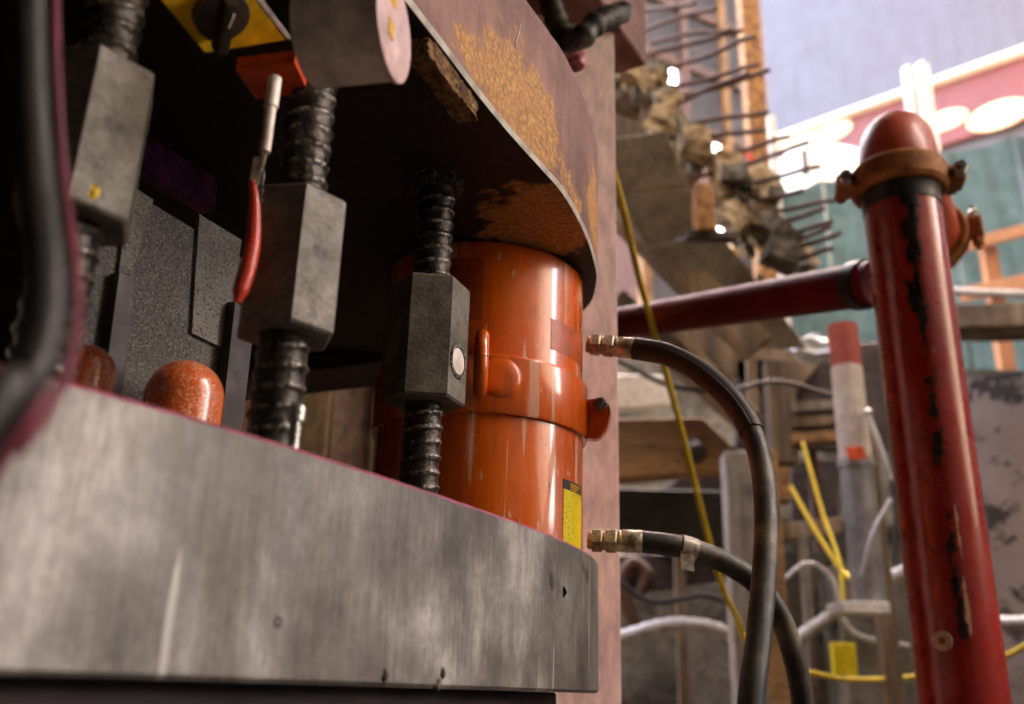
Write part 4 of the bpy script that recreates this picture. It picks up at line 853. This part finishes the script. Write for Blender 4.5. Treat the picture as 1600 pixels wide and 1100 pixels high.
# green windscreen fence
M_TARP = plain('green_windscreen', (.055, .098, .086), (.036, .068, .06), scale=1.5, rough=.75, bump=.3, bscale=8, bdist=.03)
fl0, fl1 = W(1215, 300, 9.4), W(1660, 195, 7.6); fl0.z = fl1.z = (fl0.z + fl1.z) / 2
fence = thing('windscreen_fence', 'green windscreen fence along the street edge', 'fence', Vector((fl0.x, fl0.y, STREET)))
tl0, tl1 = W(1200, 302, 9.4), W(1700, 186, 7.4)
nf = 5
for k in range(nf):
    a = tl0.lerp(tl1, k / nf); b = tl0.lerp(tl1, (k + 1) / nf); bm = B(); g = []
    NS = 14
    for i in range(NS + 1):
        p_ = a.lerp(b, .01 + .98 * i / NS); wv = .03 * math.sin(i * 1.7 + k)
        g.append([bm.verts.new((p_.x, p_.y + wv * (1 - j / 6) * .6 + .02 * math.sin(i * .9 + j), STREET + .05 + (p_.z - .04 * math.sin(math.pi * i / NS) - STREET - .05) * j / 6)) for j in range(7)])
    for i in range(NS):
        for j in range(6): bm.faces.new((g[i][j], g[i + 1][j], g[i + 1][j + 1], g[i][j + 1]))
    ex = bmesh.ops.extrude_face_region(bm, geom=bm.faces[:]); bmesh.ops.translate(bm, verts=[v for v in ex['geom'] if isinstance(v, bmesh.types.BMVert)], vec=Vector((0, .006, 0)))
    obj('screen', bm, M_TARP, fence, smooth=60)
    bm = B(); rings(bm, [(STREET, .025), (b.z + .03, .025)], Vector((b.x, b.y + .06, 0)), up, 12); obj('fence_post', bm, M_DARKST, fence, smooth=40)
# orange barrier in front of the fence
M_BARR = plain('orange_barrier_paint', (.50, .21, .10), (.42, .16, .07), scale=5, rough=.5, bump=.1)
barr = thing('orange_barrier', 'pale orange timber guardrail in front of the green fence', 'barrier', Vector((W(1545, 420, 6.9).x, 6.9, STREET)))
for nme, x0_, y0_, x1_, y1_, w_, h_ in (('rail', 1478, 392, 1640, 350, .04, .10), ('rail', 1500, 462, 1640, 432, .04, .12)):
    bm = B(); beam(bm, W(x0_, y0_, 6.95), W(x1_, y1_, 6.75), w_, h_, bevel=.006); obj(nme, bm, M_BARR, barr)
for x in (1546, 1660):
    p_ = W(x, 385, 6.93); bm = B(); box(bm, p_.x - .06, p_.x + .06, 6.92, 7.0, STREET, p_.z, .006); obj('post', bm, M_BARR, barr)
# van-shaped white block standing in for overexposed street light
vn = thing('glare_van', 'white van shape standing in for overexposed light behind the rebar and the standpipe', 'van', Vector((W(1280, 260, 11.5).x, 11.5, STREET)))
p_ = W(1285, 250, 11.5); zt_ = W(1285, 222, 11.5).z
bm = B(); add_box(bm, Vector((p_.x + .05, 12.4, (zt_ + STREET + .35) / 2)), Vector((.62, .2, 0)), Vector((-.3, .9, 0)), Vector((0, 0, (zt_ - STREET - .35) / 2)), .12); obj('body', bm, M_WHITE, vn, smooth=40)
bm = B(); add_box(bm, Vector((p_.x + .12, 11.50, zt_ - .42)), Vector((.45, .145, 0)), Vector((-.01, .03, 0)), Vector((0, 0, .2)), .01); obj('rear_window', bm, M_DARKST, vn)
for s in (-.5, .5):
    bm = B(); rings(bm, [(-.1, .3), (.1, .3)], Vector((p_.x + s, 12.0, STREET + .31)), Vector((1, .3, 0)), 20); obj('wheel', bm, M_BLACK, vn, smooth=40)
# dark building with windows left of the steel post
db = thing('window_building', 'maroon building with dark panes behind the rebar', 'building', (W(1100, 100, 9).x, 9.0, STREET))
a, b = W(1000, 100, 8.6), W(1186, 100, 9.4); dz = up * 3.2
bdir = (Vector((b.x, b.y, 0)) - Vector((a.x, a.y, 0))); BL_ = bdir.length; bdir.normalize(); bn = Vector((bdir.y, -bdir.x, 0))
M_MAR = plain('maroon_frame', (.13, .05, .045), (.08, .03, .03), scale=4, rough=.6); M_PANE = plain('dark_pane', (.13, .13, .155), (.10, .10, .12), scale=3, rough=.12, bump=.02)
o_ = Vector((a.x, a.y, 0))
for k in range(4):
    q = o_ + bdir * BL_ * (k / 3); bm = B(); add_box(bm, Vector((q.x, q.y, STREET + 3.3)), bdir * .05, bn * .06, up * 3.3, .01); obj('mullion', bm, M_MAR if k % 2 else M_TIMBERO, db)
for j in range(9):
    q = o_ + bdir * BL_ / 2; bm = B(); add_box(bm, Vector((q.x, q.y, STREET + .3 + j * .78)), bdir * BL_ / 2, bn * .05, up * .05, .005); obj('transom', bm, M_MAR, db)
for k in range(3):
    for j in range(8):
        if (k, j) in ((0, 4), (1, 2), (0, 3), (1, 3)): continue
        q = o_ + bdir * BL_ * ((k + .5) / 3); bm = B(); add_box(bm, Vector((q.x, q.y, STREET + .69 + j * .78)), bdir * (BL_ / 6 - .05), bn * .01, up * .34); obj('pane', bm, M_PANE, db)
# far pale house closes the street
bm = B(); box(bm, -14, 4.2, 17.5, 20, STREET, STREET + 9); obj('far_house', bm, plain('brick_far', (.14, .07, .06), (.10, .05, .045), scale=2, rough=.8), label='dull brick far house glimpsed through the window gaps', cat='building')

# ================================================================== out of view: pit walls, platform and houses added to block sky and sun
bm = B(); box(bm, -3.4, -3.0, -2.6, 6.8, .002, STREET + 1.5); structure('blocker_wall_left', bm, M_PITW)  # unseen wall added to block light from the left
bm = B(); box(bm, -3.0, 4.4, -2.6, -2.2, .002, STREET); structure('blocker_wall_behind', bm, M_PITW)  # unseen wall added to block light from behind
bm = B(); box(bm, -3.0, 1.60, -2.2, 2.6, 4.0, 4.12); box(bm, -3.0, .18, 2.601, 3.2, 4.06, 4.16); structure('blocker_deck', bm, M_PITW)  # unseen cover added overhead to shade the jack
bm = B(); box(bm, 4.4, 4.8, 1.2, 6.9, .002, STREET); structure('blocker_wall_right', bm, M_PITW)  # unseen wall added to block ground bounce and low sky
bm = B(); box(bm, 4.4, 60, -60, 1.19, .002, 2.5); structure('side_street', bm, M_CONC)
bm = B(); box(bm, -12, 40, -14, -2.7, STREET, STREET + 18); structure('blocker_house_behind', bm, M_CONC)  # unseen tall block added to cut sky light from behind
bm = B(); box(bm, 6.5, 14, 1.5, 9.6, STREET, STREET + 17); structure('blocker_house_right', bm, M_CONC)  # unseen tall block added to keep sun out of the pit
